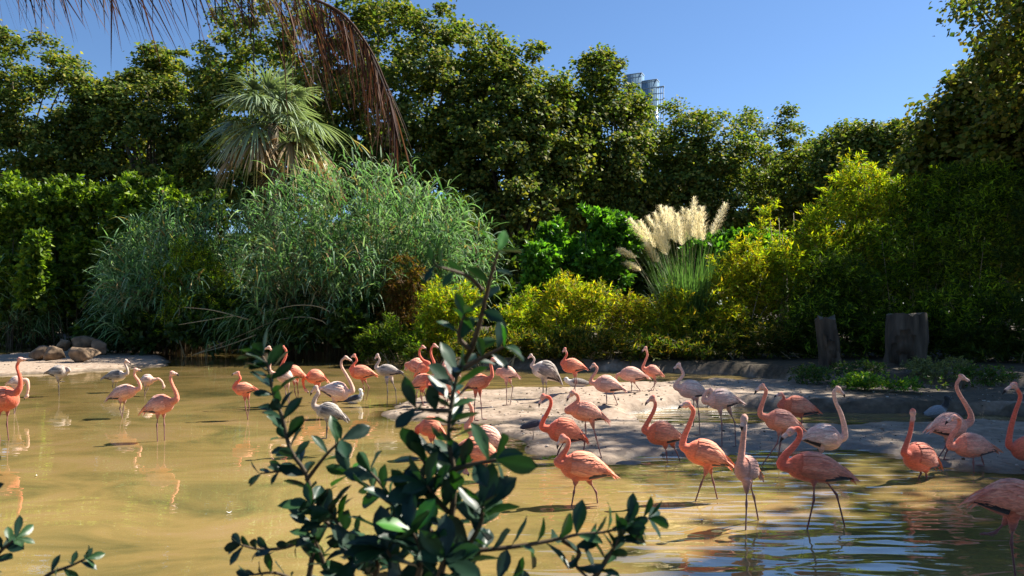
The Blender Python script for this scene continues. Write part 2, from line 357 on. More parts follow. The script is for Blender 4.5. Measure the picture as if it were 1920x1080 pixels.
ptree(16, 1136, 92, 95, 520, 57, 'plane tree in front of the blue glass tower', gap=1.4)
ptree(17, 1292, 106, 190, 520, 60, 'plane tree behind the pampas grass', gap=1.3)
ptree(18, 1470, 90, 226, 510, 68, 'smallest most distant plane tree at the dip of the tree line', gap=1.1, ncl=279)
ptree(19, 1620, 115, 190, 480, 56, 'plane tree with an airy crown behind the yellow topped bamboo', gap=0.8, ncl=372)
plane_tree(25, 16.6, 11.0, 17.2, 11.0, 3.2, 3.2, 'small plane tree outside the right side, shading the near water', ncl=170, nl=100, gap=1.2)
WARM = PLANE + [(0.26, 0.20, 0.045), (0.20, 0.19, 0.04)]
ptree(20, 1880, 160, 85, 540, 37, 'plane tree with brownish leaves at the right edge over the dark bamboo', gap=0.85, ncl=465, pal=WARM)
plane_tree(21, 22.0, 28.5, 18.5, 8.0, 5.4, 5.0, 'dark overhanging plane tree crown in the top right corner', ncl=230, nl=120, leaf=0.21, gap=0.7, pal=WARM)
plane_tree(22, 19.2, 19.3, 19.5, 10.2, 5.2, 4.6, 'plane tree standing just outside the right side, shading the sand spit', ncl=130, nl=95, gap=0.3, leaf=0.22)
plane_tree(24, 23.9, 18.4, 19, 9, 6.0, 6.0, 'plane tree farther outside the right side, shading the pond corner', ncl=190, nl=95, gap=0.5)
plane_tree(23, 26.5, 32.5, 17, 5, 5.5, 5.0, 'plane tree at the right edge behind the dark bamboo thicket', ncl=260, nl=110, gap=1.1, pal=WARM)

# ------------------------------------------------------------------ leafy shrubs made of sprays
def shrub(name, label, cat, group, seed, blobs, nspray, nleaf, Ls, leafL, leafW, pal, mat, up=0.6, droop=0.3, stems=10, gaps=1.2, stemmat=None, puff=7):
    rs = np.random.RandomState(seed); B0 = np.asarray(blobs, float); c0 = B0[:, :3].mean(0); B = [np.concatenate([B0[:, :3], B0[:, 3:] * 0.8], 1)]
    for _ in range(puff):
        uu_ = nrm(rs.normal(size=(len(B0), 3)) + [0, -.25, .35]); f_ = rs.uniform(.28, .5, (len(B0), 1)); B.append(np.concatenate([B0[:, :3] + uu_ * B0[:, 3:] * (1.02 - f_), B0[:, 3:] * f_], 1))
    B = np.concatenate(B)
    z0 = gz(c0[0], c0[1]) - 0.05; root = thing(name, label, cat, (c0[0], c0[1], z0), group)
    vol = B[:, 3] * B[:, 4] + B[:, 3] * B[:, 5]; bi = rs.choice(len(B), nspray, p=vol / vol.sum())
    u = nrm(rs.normal(size=(nspray, 3))); lump = waves(rs, 10, 1.5, 4)
    rad = (0.45 + 0.55 * rs.rand(nspray) ** 0.5) * (0.88 + 0.14 * lump(u * 2 + bi[:, None]))
    p = B[bi, :3] + u * rad[:, None] * B[bi, 3:]
    hole = waves(rs, 12, 1.2, 3.0); keep = (hole(p) < gaps) & (p[:, 2] > z0 + 0.1); p = p[keep]; u = u[keep]; n = len(p)
    d = nrm(u * (1 - up) + np.array([0, 0, up]) + rs.normal(size=(n, 3)) * 0.28)
    L = Ls * rs.uniform(0.6, 1.3, n); tone = rs.uniform(0.7, 1.3, n)
    i = np.repeat(np.arange(n), nleaf); s = np.tile((np.arange(nleaf) + 0.6) / nleaf, n) + rs.uniform(-.04, .04, n * nleaf)
    q = p[i] + d[i] * (L[i] * s)[:, None]; q[:, 2] -= droop * L[i] * s ** 2
    side = nrm(np.cross(d, rs.normal(size=(n, 3))))[i] * np.tile(np.where(np.arange(nleaf) % 2, 1, -1), n)[:, None]
    dd = d[i] * 0.65 + side * 0.7 + rs.normal(size=q.shape) * 0.3; dd[:, 2] -= droop * 0.8
    nn = rs.normal(size=q.shape) * 0.6 + np.array([0, 0, 0.7]) + u[i] * 0.3
    ll = leafL * rs.uniform(0.6, 1.3, len(q))
    g = Geo(); leaf_kites(g, q, dd, nn, ll, leafW * ll / leafL, palette(rs, pal, len(q)) * tone[i][:, None])
    part('foliage', g, mat, root)
    if stems:
        g = Geo()
        for k in range(stems):
            e = B[rs.randint(len(B))]; tip = e[:3] + rs.normal(size=3) * e[3:] * 0.4; bx, by = c0[0] + (tip[0] - c0[0]) * 0.55, c0[1] + (tip[1] - c0[1]) * 0.55
            b0 = np.array([bx, by, gz(bx, by) - 0.1]); mid = b0 * 0.5 + tip * 0.5 + rs.normal(size=3) * 0.12
            g.add(*tube(spline([b0, mid, tip], 6), np.linspace(0.035, 0.012, 6), 5))
        part('stem', g, stemmat or M_bark, root, True, 'stuff')
    return root
def blob(cx, cy, hw, hh, d, dr=0.9):       # pixel ellipse at distance d
    c = P(cx, cy, d); return (*c, hw / FPX * d, hw / FPX * d * dr, hh / FPX * d)
YEL = [(0.40, 0.42, 0.024), (0.30, 0.38, 0.026), (0.47, 0.40, 0.022), (0.16, 0.23, 0.02), (0.36, 0.24, 0.03), (0.10, 0.14, 0.02)]
LIME = [(0.24, 0.37, 0.030), (0.32, 0.41, 0.024), (0.15, 0.26, 0.02), (0.40, 0.40, 0.024), (0.08, 0.13, 0.015)]
DARK_SHADE = [(0.04, 0.08, 0.015), (0.06, 0.095, 0.015), (0.025, 0.05, 0.012), (0.11, 0.14, 0.018)]  # dark greens; thickets and undergrowth have their shade put into this colour
BRNB = [(0.16, 0.14, 0.03), (0.22, 0.15, 0.03), (0.10, 0.12, 0.02), (0.24, 0.20, 0.03)]
GRN = [(0.06, 0.18, 0.022), (0.10, 0.25, 0.025), (0.035, 0.10, 0.016), (0.13, 0.28, 0.025)]
PIT = [(0.155, 0.255, 0.026), (0.095, 0.17, 0.02), (0.22, 0.30, 0.03), (0.045, 0.10, 0.015)]
bam = 'clumps of yellow green bamboo along the far bank'
def bamboo(label, seed, blobs, n, pal, group=bam, **k):
    k = {**dict(up=0.62, droop=0.28, stems=12, gaps=1.35), **k}
    return shrub('bamboo_clump', label, 'bamboo', group, seed, blobs, n, 16, 0.55, 0.21, 0.045, pal, M_bamboo, stemmat=M_cane, **k)
bamboo('lime green bamboo clump between the reeds and the bare top twig of the near shrub', 31, [blob(840, 600, 66, 85, 29.5), blob(815, 640, 45, 50, 28.8), blob(870, 585, 35, 50, 29.2)], 1000, LIME + YEL)
bamboo('bright yellow bamboo clump in the middle of the bank, with an orange tinge', 32, [blob(1075, 595, 70, 80, 29.5), blob(1040, 620, 40, 60, 28.6), blob(1110, 610, 42, 75, 29)], 1000, YEL)
bamboo('yellow green bamboo clump between the lime clump and the brightest yellow one', 33, [blob(985, 610, 50, 78, 30), blob(960, 640, 40, 55, 29)], 700, LIME + YEL)
bamboo('low brownish bamboo clump under the left side of the pampas grass', 34, [blob(1185, 620, 55, 72, 29.5), blob(1215, 650, 40, 45, 28.6)], 750, BRNB + YEL)
bamboo('yellow tuft of bamboo growing in front of the pampas grass', 35, [blob(1262, 610, 36, 85, 28), blob(1250, 650, 36, 50, 27.6)], 560, YEL)
bamboo('tall golden bamboo clump right of the pampas plumes', 36, [blob(1385, 540, 66, 100, 29), blob(1350, 590, 40, 70, 28.2), blob(1420, 560, 50, 80, 28.8), blob(1370, 630, 60, 60, 28)], 1250, YEL)
bamboo('lime bamboo leaning up between golden clump and dark thicket', 37, [blob(1500, 460, 60, 75, 30), blob(1470, 520, 50, 70, 29), blob(1450, 430, 30, 45, 30), blob(1540, 500, 60, 80, 29.6)], 1150, LIME + YEL)
bamboo('bamboo clump with a sunlit yellow top rising over the dark thicket', 38, [blob(1605, 365, 60, 66, 31), blob(1560, 420, 65, 60, 30.6), blob(1660, 410, 65, 70, 31), blob(1720, 430, 60, 60, 30.5), blob(1600, 480, 90, 60, 30)], 1500, LIME + YEL)
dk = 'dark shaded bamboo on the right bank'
bamboo('dark bamboo thicket behind the leaning stump', 41, [blob(1560, 560, 90, 90, 28), blob(1520, 620, 70, 70, 27), blob(1600, 640, 80, 70, 27)], 1300, DARK_SHADE + LIME[:1], dk)
bamboo('dark bamboo thicket behind the wide cracked stump', 42, [blob(1690, 500, 90, 110, 29), blob(1680, 610, 85, 80, 27.6), blob(1740, 410, 70, 80, 30), blob(1700, 380, 40, 60, 30.5)], 1500, DARK_SHADE + LIME[:3], dk)
bamboo('dark bamboo thicket with a few pale leaves near the right edge', 43, [blob(1820, 470, 90, 120, 28), blob(1800, 600, 90, 90, 26.5), blob(1850, 380, 80, 70, 29), blob(1790, 370, 50, 60, 29.5)], 1600, DARK_SHADE + LIME[:2], dk)
bamboo('dark bamboo thicket cut by the right edge of the frame', 44, [blob(1960, 480, 90, 140, 26), blob(1930, 620, 90, 80, 25), blob(1980, 360, 80, 70, 28)], 1200, DARK_SHADE, dk)
bamboo('low dark bamboo between the two stumps', 145, [blob(1630, 645, 70, 55, 27.5), blob(1760, 650, 70, 50, 27.5), blob(1500, 655, 60, 50, 27.5)], 1300, DARK_SHADE, dk)
bamboo('low dark bamboo behind the ledge near the right edge', 146, [blob(1850, 660, 70, 45, 25), blob(1940, 660, 60, 50, 24.5)], 700, DARK_SHADE, dk)
bamboo('low dark bamboo at the foot of the golden clump', 45, [blob(1420, 650, 80, 48, 27.5), blob(1330, 665, 60, 35, 27)], 850, DARK_SHADE + BRNB, dk)
low = 'low dark growth at the water line'
bamboo('dark olive undergrowth clump at the water line behind the orange flamingo group', 46, [blob(800, 670, 60, 40, 28), blob(730, 650, 50, 45, 29)], 700, DARK_SHADE + BRNB[2:3] + LIME[2:3], low)
bamboo('brown olive undergrowth clump at the water line behind the two white topped flamingos', 47, [blob(900, 668, 55, 42, 27.6), blob(970, 672, 50, 40, 27.4)], 800, DARK_SHADE + BRNB, low)
bamboo('dark undergrowth clump below the brightest yellow bamboo', 48, [blob(1060, 668, 60, 45, 27.4), blob(1130, 670, 55, 42, 27.2)], 900, DARK_SHADE + BRNB, low)
bamboo('dark undergrowth clump below the pampas grass', 49, [blob(1220, 675, 60, 38, 26.8), blob(1290, 680, 50, 32, 26.4)], 800, DARK_SHADE + BRNB[:2], low)

# rounded clipped evergreen hedge and small trees
hed = 'rounded evergreen shrubs behind the left bank'
def ever(label, seed, blobs, n, pal=PIT, **k):
    k = {**dict(up=0.45, droop=0.05, stems=8, gaps=1.3), **k}
    return shrub('evergreen_shrub', label, 'shrub', k.pop('group', hed), seed, blobs, int(n * 1.12), 14, 0.38, 0.29, 0.165, pal, M_shrub, **k)
ever('bright topped rounded evergreen shrub at the left edge', 51, [blob(20, 390, 70, 65, 42), blob(-40, 420, 70, 70, 42), blob(0, 520, 90, 110, 42)], 1300)
ever('wide rounded evergreen shrub left of the reeds with a sunlit flat top', 52, [blob(110, 400, 75, 70, 43), blob(190, 385, 60, 55, 43), blob(130, 500, 100, 100, 43)], 1700)
ever('rounded evergreen shrub in front of the second plane tree', 53, [blob(250, 400, 65, 70, 43), blob(320, 400, 60, 68, 43.5), blob(280, 500, 95, 110, 43)], 1600)
ever('dark evergreen shrub in shade beside the fan palm trunk', 54, [blob(380, 430, 65, 75, 42), blob(360, 530, 90, 110, 41)], 1200, DARK_SHADE + PIT[3:])
ever('small bright green bush poking out of the dark hedge at left', 55, [blob(75, 470, 26, 30, 39.5), blob(62, 495, 24, 26, 39.5), blob(70, 540, 32, 50, 39.8)], 420, stems=0)
ever('bright green bushy tree left of the pampas grass', 56, [blob(1110, 440, 70, 45, 34), blob(1060, 455, 50, 40, 33.6), blob(1160, 455, 50, 40, 34), blob(1110, 510, 75, 60, 34)], 1500, GRN, group='green bushes behind the bamboo')
ever('small green bush below the bushy tree, right of the near twig', 57, [blob(1015, 495, 32, 34, 32), blob(1010, 530, 32, 35, 32)], 420, GRN, group='green bushes behind the bamboo')
ever('flat green hedge seen between the pampas plumes and the lime bamboo', 58, [blob(1400, 480, 70, 42, 36), blob(1330, 490, 70, 42, 36)], 800, GRN, group='green bushes behind the bamboo')
ever('dark bush under the tallest plane tree behind the reeds', 59, [blob(940, 490, 75, 80, 38), blob(860, 450, 80, 85, 39), blob(780, 420, 80, 80, 40), blob(960, 590, 80, 70, 36)], 1200, DARK_SHADE, group='green bushes behind the bamboo')
gc = 'low plants on the right hand bank'
shrub('ground_cover', 'low bright ground cover bush on the ledge right of the leaning stump', 'ground cover', gc, 61, [blob(1640, 722, 52, 22, 17.6), blob(1690, 730, 38, 18, 17.2), blob(1600, 718, 40, 17, 18)], 520, 12, 0.16, 0.07, 0.035, GRN + LIME[:2], M_shrub, 0.5, 0.3, 4)
shrub('ground_cover', 'pale straggly plant spreading beside the wide stump', 'ground cover', gc, 62, [blob(1760, 692, 62, 20, 20), blob(1720, 688, 34, 18, 20.4)], 240, 10, 0.2, 0.08, 0.035, [(0.2, 0.22, 0.09), (0.14, 0.17, 0.06)], M_shrub, 0.4, 0.3, 4)
shrub('ground_cover', 'dark trailing plant between the two stumps', 'ground cover', gc, 63, [blob(1610, 694, 50, 18, 20), blob(1520, 704, 48, 14, 19.2)], 380, 11, 0.18, 0.07, 0.03, DARK_SHADE + GRN[:1], M_shrub, 0.4, 0.3, 4)
shrub('ground_cover', 'dark trailing plant at the right edge above the ledge', 'ground cover', gc, 64, [blob(1850, 702, 55, 17, 19), blob(1780, 718, 44, 14, 18)], 360, 11, 0.18, 0.07, 0.03, DARK_SHADE + GRN[:1], M_shrub, 0.4, 0.3, 4)

und = 'dark evergreen undergrowth behind the reeds'
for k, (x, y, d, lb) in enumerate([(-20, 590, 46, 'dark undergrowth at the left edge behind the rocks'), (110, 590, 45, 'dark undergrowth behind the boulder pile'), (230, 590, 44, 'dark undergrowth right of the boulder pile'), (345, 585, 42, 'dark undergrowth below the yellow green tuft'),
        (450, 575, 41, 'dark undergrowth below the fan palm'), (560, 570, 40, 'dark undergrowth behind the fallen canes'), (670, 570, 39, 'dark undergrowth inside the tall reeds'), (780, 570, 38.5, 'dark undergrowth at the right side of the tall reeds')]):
    ever(lb, 160 + k, [blob(x, y, 80, 85, d), blob(x + 20, y - 70, 75, 70, d + 1), blob(x - 30, y + 35, 70, 45, d - .5)], 480, DARK_SHADE, group=und, gaps=1.8)
for k, (x, d, lb) in enumerate([(205, 36, 'dark growth added as shade at the water line right of the sand bar'), (290, 35, 'dark growth added as shade below the bluish reeds'), (390, 33.5, 'dark growth added as shade behind the fallen cane tips'), (480, 32.6, 'dark growth added as shade below the fallen cane foliage'), (570, 32, 'dark growth added as shade below the arching canes'), (660, 31, 'dark growth added as shade at the root of the arching canes')]):
    ever(lb, 180 + k, [blob(x, 625, 60, 38, d), blob(x + 25, 590, 55, 40, d + 1)], 420, DARK_SHADE[:3], group=und, gaps=1.8, stems=0)  # dark growth added to stand for the shade under the reeds
# ------------------------------------------------------------------ giant reeds
REED = [(0.105, 0.215, 0.085), (0.155, 0.28, 0.125), (0.25, 0.345, 0.21), (0.06, 0.14, 0.055)]
def reeds(label, seed, bases, heights, leans, pal=REED, dryf=0.12, LL=1.25, WW=0.085, nlv=18, group='giant reed clumps on the left bank', lo=0.4):
    rs = np.random.RandomState(seed); n = len(bases); root = thing('giant_reed', label, 'reeds', (*bases.mean(0)[:2], gz(*bases.mean(0)[:2])), group)
    s = np.linspace(0, 1, 7)
    path = bases[:, None] + leans[:, None] * (s ** 1.8)[None, :, None]; path[..., 2] += heights[:, None] * (s - 0.12 * s ** 3 * (np.linalg.norm(leans, axis=1) / heights)[:, None])[...]
    g = Geo()
    for k in range(n): g.add(*tube(path[k], np.linspace(0.014, 0.004, 7), 3, (1, 1, 1)))
    part('cane', g, M_stem, root, True, 'stuff')
    i = np.repeat(np.arange(n), nlv); q = np.tile(np.linspace(lo, 1, nlv), n) + rs.uniform(-.03, .03, n * nlv); q = np.clip(q, 0, 0.999)
    a = q * 6; j = a.astype(int); u = (a - j)[:, None]
    p = path[i, j] * (1 - u) + path[i, j + 1] * u; tdir = nrm(path[i, j + 1] - path[i, j])
    ang = rs.uniform(0, 6.28, n)[i] + np.tile(np.arange(nlv) * math.pi, n) + rs.normal(size=n * nlv) * 0.5
    h = np.stack([np.cos(ang), np.sin(ang), np.zeros_like(ang)], -1)
    d = tdir * rs.uniform(0.9, 2.0, (len(i), 1)) + h
    L = LL * rs.uniform(0.6, 1.2, len(i)) * (1 - 0.35 * np.abs(q - 0.6))
    col = palette(rs, pal, len(i)); dry = rs.rand(len(i)) < dryf * (1.6 - 1.3 * q)
    col[dry] = palette(rs, [(0.30, 0.22, 0.10), (0.2, 0.13, 0.06)], int(dry.sum()))
    g = Geo(); blades(g, p, d, L, WW * rs.uniform(0.7, 1.2, len(i)), rs.uniform(0.15, 1.15, len(i)), col, 5, tipcol=np.clip(col * 1.35 + [.05, .05, .04], 0, .6), twist=rs.normal(size=(len(i), 3)) * 0.35)  # pale tips paint the blades' highlights into their colour
    part('foliage', g, M_reed, root, False, 'stuff'); return root
def reed_field(seed, n, xs, tops, dmin, dmax, spread=0.22, fan=None, back=0.5):
    rs = np.random.RandomState(seed); px = rs.uniform(xs[0], xs[-1], n); d = rs.uniform(dmin, dmax, n)
    zt = CAMH - (np.interp(px, xs, tops) + 104 * rs.rand(n) ** 2 - 42 * rs.rand(n) ** 5 - HOR) / FPX * d
    tx = (px - 960) / FPX * d; f = fan if fan is not None else tx.mean()
    lean = np.stack([(tx - f) * spread + rs.normal(size=n) * 0.35, -back * rs.uniform(0.2, 1.6, n), np.zeros(n)], -1)
    b = np.stack([tx - lean[:, 0], d - lean[:, 1], np.zeros(n)], -1); b[:, 2] = height(b[:, 0], b[:, 1]) - 0.05
    return b, np.maximum(zt - b[:, 2], 1.2), lean
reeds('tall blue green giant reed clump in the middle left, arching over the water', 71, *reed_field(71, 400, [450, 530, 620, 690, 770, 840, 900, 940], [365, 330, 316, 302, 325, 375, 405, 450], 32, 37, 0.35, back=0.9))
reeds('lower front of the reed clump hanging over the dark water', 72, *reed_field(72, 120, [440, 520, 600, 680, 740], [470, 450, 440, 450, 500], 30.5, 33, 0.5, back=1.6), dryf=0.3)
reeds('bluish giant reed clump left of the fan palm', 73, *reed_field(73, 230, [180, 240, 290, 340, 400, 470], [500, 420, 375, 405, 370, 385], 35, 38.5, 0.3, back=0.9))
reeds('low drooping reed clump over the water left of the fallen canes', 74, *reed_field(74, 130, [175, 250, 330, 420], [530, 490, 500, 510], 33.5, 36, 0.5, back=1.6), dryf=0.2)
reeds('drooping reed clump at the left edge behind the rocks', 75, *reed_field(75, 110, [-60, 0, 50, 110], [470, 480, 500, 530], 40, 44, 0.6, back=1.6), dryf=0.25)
bamboo('yellow green bamboo tuft in front of the bluish reeds', 76, [blob(360, 490, 44, 42, 35), blob(330, 530, 44, 40, 35), blob(400, 540, 45, 45, 35), blob(350, 590, 60, 55, 34.5), blob(420, 610, 55, 45, 34)], 800, LIME + DARK_SHADE[:2] + DARK_SHADE[3:], stems=4)
bamboo('dry brown tuft hanging at the right foot of the tall reeds', 77, [blob(762, 515, 28, 45, 31.5), blob(745, 560, 28, 40, 31.5)], 360, [(0.2, 0.10, 0.03), (0.13, 0.07, 0.025), (0.10, 0.11, 0.02)], low, droop=0.9, up=0.2, stems=4)
# fallen canes over the water
root = thing('fallen_reed', 'fallen pale reed canes arching over the dark water', 'fallen cane', G(560, 672))
g = Geo(); rs = np.random.RandomState(78); D = 31
for pts in ([(665, 640), (620, 585), (560, 572), (480, 590)], [(655, 650), (600, 600), (530, 598), (460, 625), (360, 667)], [(480, 628), (425, 648), (365, 664)], [(470, 600), (400, 582), (345, 576)], [(440, 592), (390, 600), (335, 609)]):
    c = spline([P(x, y, D + 0.1 * k) for k, (x, y) in enumerate(pts)], 14); o = Geo().add(*tube(c, np.linspace(0.03, 0.012, 14), 6)); part('cane', o, M_cane, root, True)
p = np.array([P(x, y, D + rs.uniform(-.6, .6)) for x, y in zip(rs.uniform(390, 590, 420), rs.uniform(575, 640, 420))])
d = rs.normal(size=(420, 3)) * [0.6, 0.5, 0.2] + [-0.7, 0, -0.1]
blades(g, p, d, 0.55, 0.045, rs.uniform(0.4, 1.2, 420), palette(rs, REED, 420), 4, twist=rs.normal(size=(420, 3)) * .3)
part('foliage', g, M_reed, root, False, 'stuff')

# far wood closing the view below the crowns
rs = np.random.RandomState(79); n = 34000; x = rs.uniform(-85, 85, n); y = rs.uniform(72, 80, n)
top = 10.5 + 1.5 * waves(rs, 8, 0.1, 0.4)(np.stack([x, y * 0, y * 0], -1)) ; zz = rs.rand(n) ** 0.7 * top
g = Geo(); leaf_kites(g, np.stack([x, y, zz], -1), rs.normal(size=(n, 3)), rs.normal(size=(n, 3)) + [0, 0, .8], 1.1, 0.9, palette(rs, DARK_SHADE + PLANE[3:4], n))
tag(link('far_wood', g.mesh('far_wood', M_plane)), 'dark mass of far undergrowth behind the tree trunks', None, None, 'stuff')

# pebbles, droppings and bits of twig on the sand bars
rs = np.random.RandomState(88); g = Geo(); bm = bmesh.new(); bmesh.ops.create_icosphere(bm, subdivisions=1, radius=1); IV = np.array([v.co for v in bm.verts]); IF = np.array([[v.index for v in f.verts] for f in bm.faces]); bm.free()
px_ = rs.uniform(-8, 16, 9000); py_ = np.concatenate([rs.uniform(10, 23, 6500), rs.uniform(25, 36, 2500)]); px_[6500:] = rs.uniform(-28, -12, 2500)
hz_ = height(px_, py_); ok = (hz_ > 0.02) & (sdist(BANK, px_, py_) < 3.0); px_, py_, hz_ = px_[ok], py_[ok], hz_[ok]
for x_, y_, z_ in list(zip(px_, py_, hz_))[:3600]:
    r_ = 0.008 + 0.022 * rs.rand() ** 4; k_ = rs.rand()
    cc = (0.5, 0.46, 0.4) if k_ < .25 else ((0.10, 0.075, 0.05) if k_ < .7 else (0.28, 0.2, 0.14))
    sc_ = np.array([rs.uniform(.7, 1.6), rs.uniform(.7, 1.4), rs.uniform(.3, .8)]) * r_
    if k_ > .93: sc_ = np.array([rs.uniform(3, 7), .35, .35]) * 0.012
    a_ = rs.uniform(0, 6.28); v_ = IV * sc_; v_ = np.stack([v_[:, 0] * math.cos(a_) - v_[:, 1] * math.sin(a_), v_[:, 0] * math.sin(a_) + v_[:, 1] * math.cos(a_), v_[:, 2]], -1)
    g.add(v_ + [x_, y_, z_ + sc_[2] * .4], T=IF, col=cc)
M_peb = rough_mat('pebble', (0.8, 0.8, 0.8), (1, 1, 1), 20, 0.9, 0.2, 0.004, attr=True)
tag(link('gravel', g.mesh('gravel', M_peb)), 'pebbles, droppings and twig bits scattered over the sand bars', None, None, 'stuff')

# ------------------------------------------------------------------ pampas grass
root = thing('pampas_grass', 'pampas grass with upright cream plumes rising over the bamboo', 'pampas grass', (*G(1285, 690)[:2], 0.4))
rs = np.random.RandomState(81); D = 28.6; base = P(1290, 600, D + 0.4); base[2] = gz(base[0], base[1])
n = 1300; a = rs.uniform(0, 6.28, n); d = np.stack([np.cos(a) * 0.32, np.sin(a) * 0.32, rs.uniform(0.8, 1.4, n)], -1)
g = Geo(); blades(g, base + rs.normal(size=(n, 3)) * [0.25, 0.25, 0.05], d, rs.uniform(3.2, 6.2, n), 0.04, rs.uniform(0.1, 0.55, n), palette(rs, [(0.09, 0.17, 0.05), (0.13, 0.21, 0.07), (0.06, 0.12, 0.035)], n), 7)
part('foliage', g, M_reed, root, False, 'stuff')
tips = [(1302, 372, 1300, 445), (1316, 390, 1318, 452), (1282, 392, 1284, 455), (1270, 402, 1278, 460), (1258, 392, 1268, 455), (1248, 390, 1262, 450), (1238, 388, 1255, 450), (1228, 400, 1250, 462), (1216, 408, 1244, 470),
        (1200, 415, 1228, 465), (1182, 412, 1212, 455), (1310, 400, 1306, 450), (1360, 384, 1336, 440), (1226, 440, 1250, 478), (1292, 395, 1293, 450), (1165, 467, 1190, 484), (1176, 492, 1200, 508), (1210, 458, 1232, 492), (1236, 430, 1252, 474)]
for k, (x1, y1, x0, y0) in enumerate(tips):
    dd = D + rs.uniform(-.5, .5); t1, t0 = P(x1, y1, dd - 0.2), P(x0, y0, dd)
    c = spline([base + rs.normal(size=3) * [.15, .15, 0], base * 0.45 + t0 * 0.55 + [0, 0, .1], t0, t1], 16)
    pl = part('plume', Geo().add(*tube(c, np.linspace(0.012, 0.004, 16), 5)), M_cane, root, True)
    m = 560; s = rs.rand(m); sp = t0 + (t1 - t0) * s[:, None]; wd = 0.19 * np.sin(np.pi * np.clip(s * 0.9 + 0.1, 0, 1)) ** 0.8
    rad = rs.normal(size=(m, 3)) * [1, 1, 0.2]; ax = nrm(t1 - t0); d = ax * 0.9 + nrm(rad) * 0.55
    g = Geo(); blades(g, sp + rad * wd[:, None] * 0.35, d, rs.uniform(0.18, 0.36, m), 0.014, 0.45, palette(rs, [(0.9, 0.86, 0.66), (0.86, 0.79, 0.56), (0.92, 0.89, 0.74)], m, 0.1), 2)
    part('plume_silk', g, M_plume, pl, False, 'stuff')

# ------------------------------------------------------------------ fan palm
D = 37.5; hub = P(512, 230, D); zb = gz(hub[0], D)
root = thing('fan_palm', 'fan palm with grey green leaves and a brown skirt above the reeds', 'palm', (hub[0], D, zb))
rs = np.random.RandomState(91)
part('trunk', Geo().add(*tube(spline([(hub[0] + .1, D, zb), (hub[0], D, zb + 4), hub - [0, 0, .2]], 12), np.linspace(0.34, 0.26, 12), 10)), M_bark, root, True)
GP = [(0.16, 0.21, 0.11), (0.21, 0.25, 0.15), (0.11, 0.16, 0.075)]; YP = [(0.22, 0.2, 0.08), (0.2, 0.2, 0.08)]; BP = [(0.27, 0.19, 0.10), (0.20, 0.13, 0.065)]
def frond(o, d, pet, rad, pal, droop, mat, name):
    d = nrm(d); s = np.cross(d, [0, 0, 1.0]); s = nrm(s) if np.linalg.norm(s) > 1e-3 else np.array([1.0, 0, 0])
    pth = np.stack([o + d * pet * q + np.array([0, 0, -1]) * droop * 0.35 * pet * q * q for q in np.linspace(0, 1, 5)])
    g = Geo(); g.add(*tube(pth, np.linspace(0.035, 0.018, 5), 4, pal[0]))
    dd = nrm(pth[-1] - pth[-2]); up = nrm(np.cross(s, dd)); s = nrm(np.cross(dd, up)); n = 34
    a = np.radians(np.linspace(-115, 115, n) + rs.normal(size=n) * 2.5)
    v = np.cos(a)[:, None] * dd + np.sin(a)[:, None] * s + up * (0.22 * np.abs(np.sin(a)) + rs.normal(size=n) * 0.06)[:, None]
    L = rad * (0.72 + 0.28 * np.cos(a * 0.9)) * rs.uniform(0.88, 1.1, n)
    blades(g, np.tile(pth[-1], (n, 1)), v, L, 0.12, droop * rs.uniform(0.5, 1.1, n), palette(rs, pal, n, 0.12), 6, tipcol=palette(rs, [tuple(np.array(pal[0]) * 1.9 + 0.06)], n, 0.1), twist=up * 0.25)
    part(name, g, mat, root)
for k in range(40):
    el = math.radians(76 - 100 * (k / 39) ** 1.0 + rs.normal() * 9); az = k * 2.399 + rs.normal() * 0.2
    d = np.array([math.cos(az) * math.cos(el), math.sin(az) * math.cos(el), math.sin(el)])
    pal = GP if k < 33 else (YP if k < 36 else BP)
    frond(hub + [0, 0, 0.15 * math.sin(el)], d, rs.uniform(1.3, 2.3), rs.uniform(1.45, 2.15), pal, rs.uniform(.3, .6) + 0.4 * k / 39, M_palm if k < 36 else M_dry, 'frond')
for k in range(9):
    az = rs.uniform(0, 6.28); el = math.radians(rs.uniform(-84, -58))
    d = np.array([math.cos(az) * math.cos(el), math.sin(az) * math.cos(el), math.sin(el)])
    frond(hub - [0, 0, rs.uniform(0.2, 1.8)], d, rs.uniform(0.6, 1.1), rs.uniform(0.9, 1.3), BP, 0.3, M_dry, 'dead_frond')

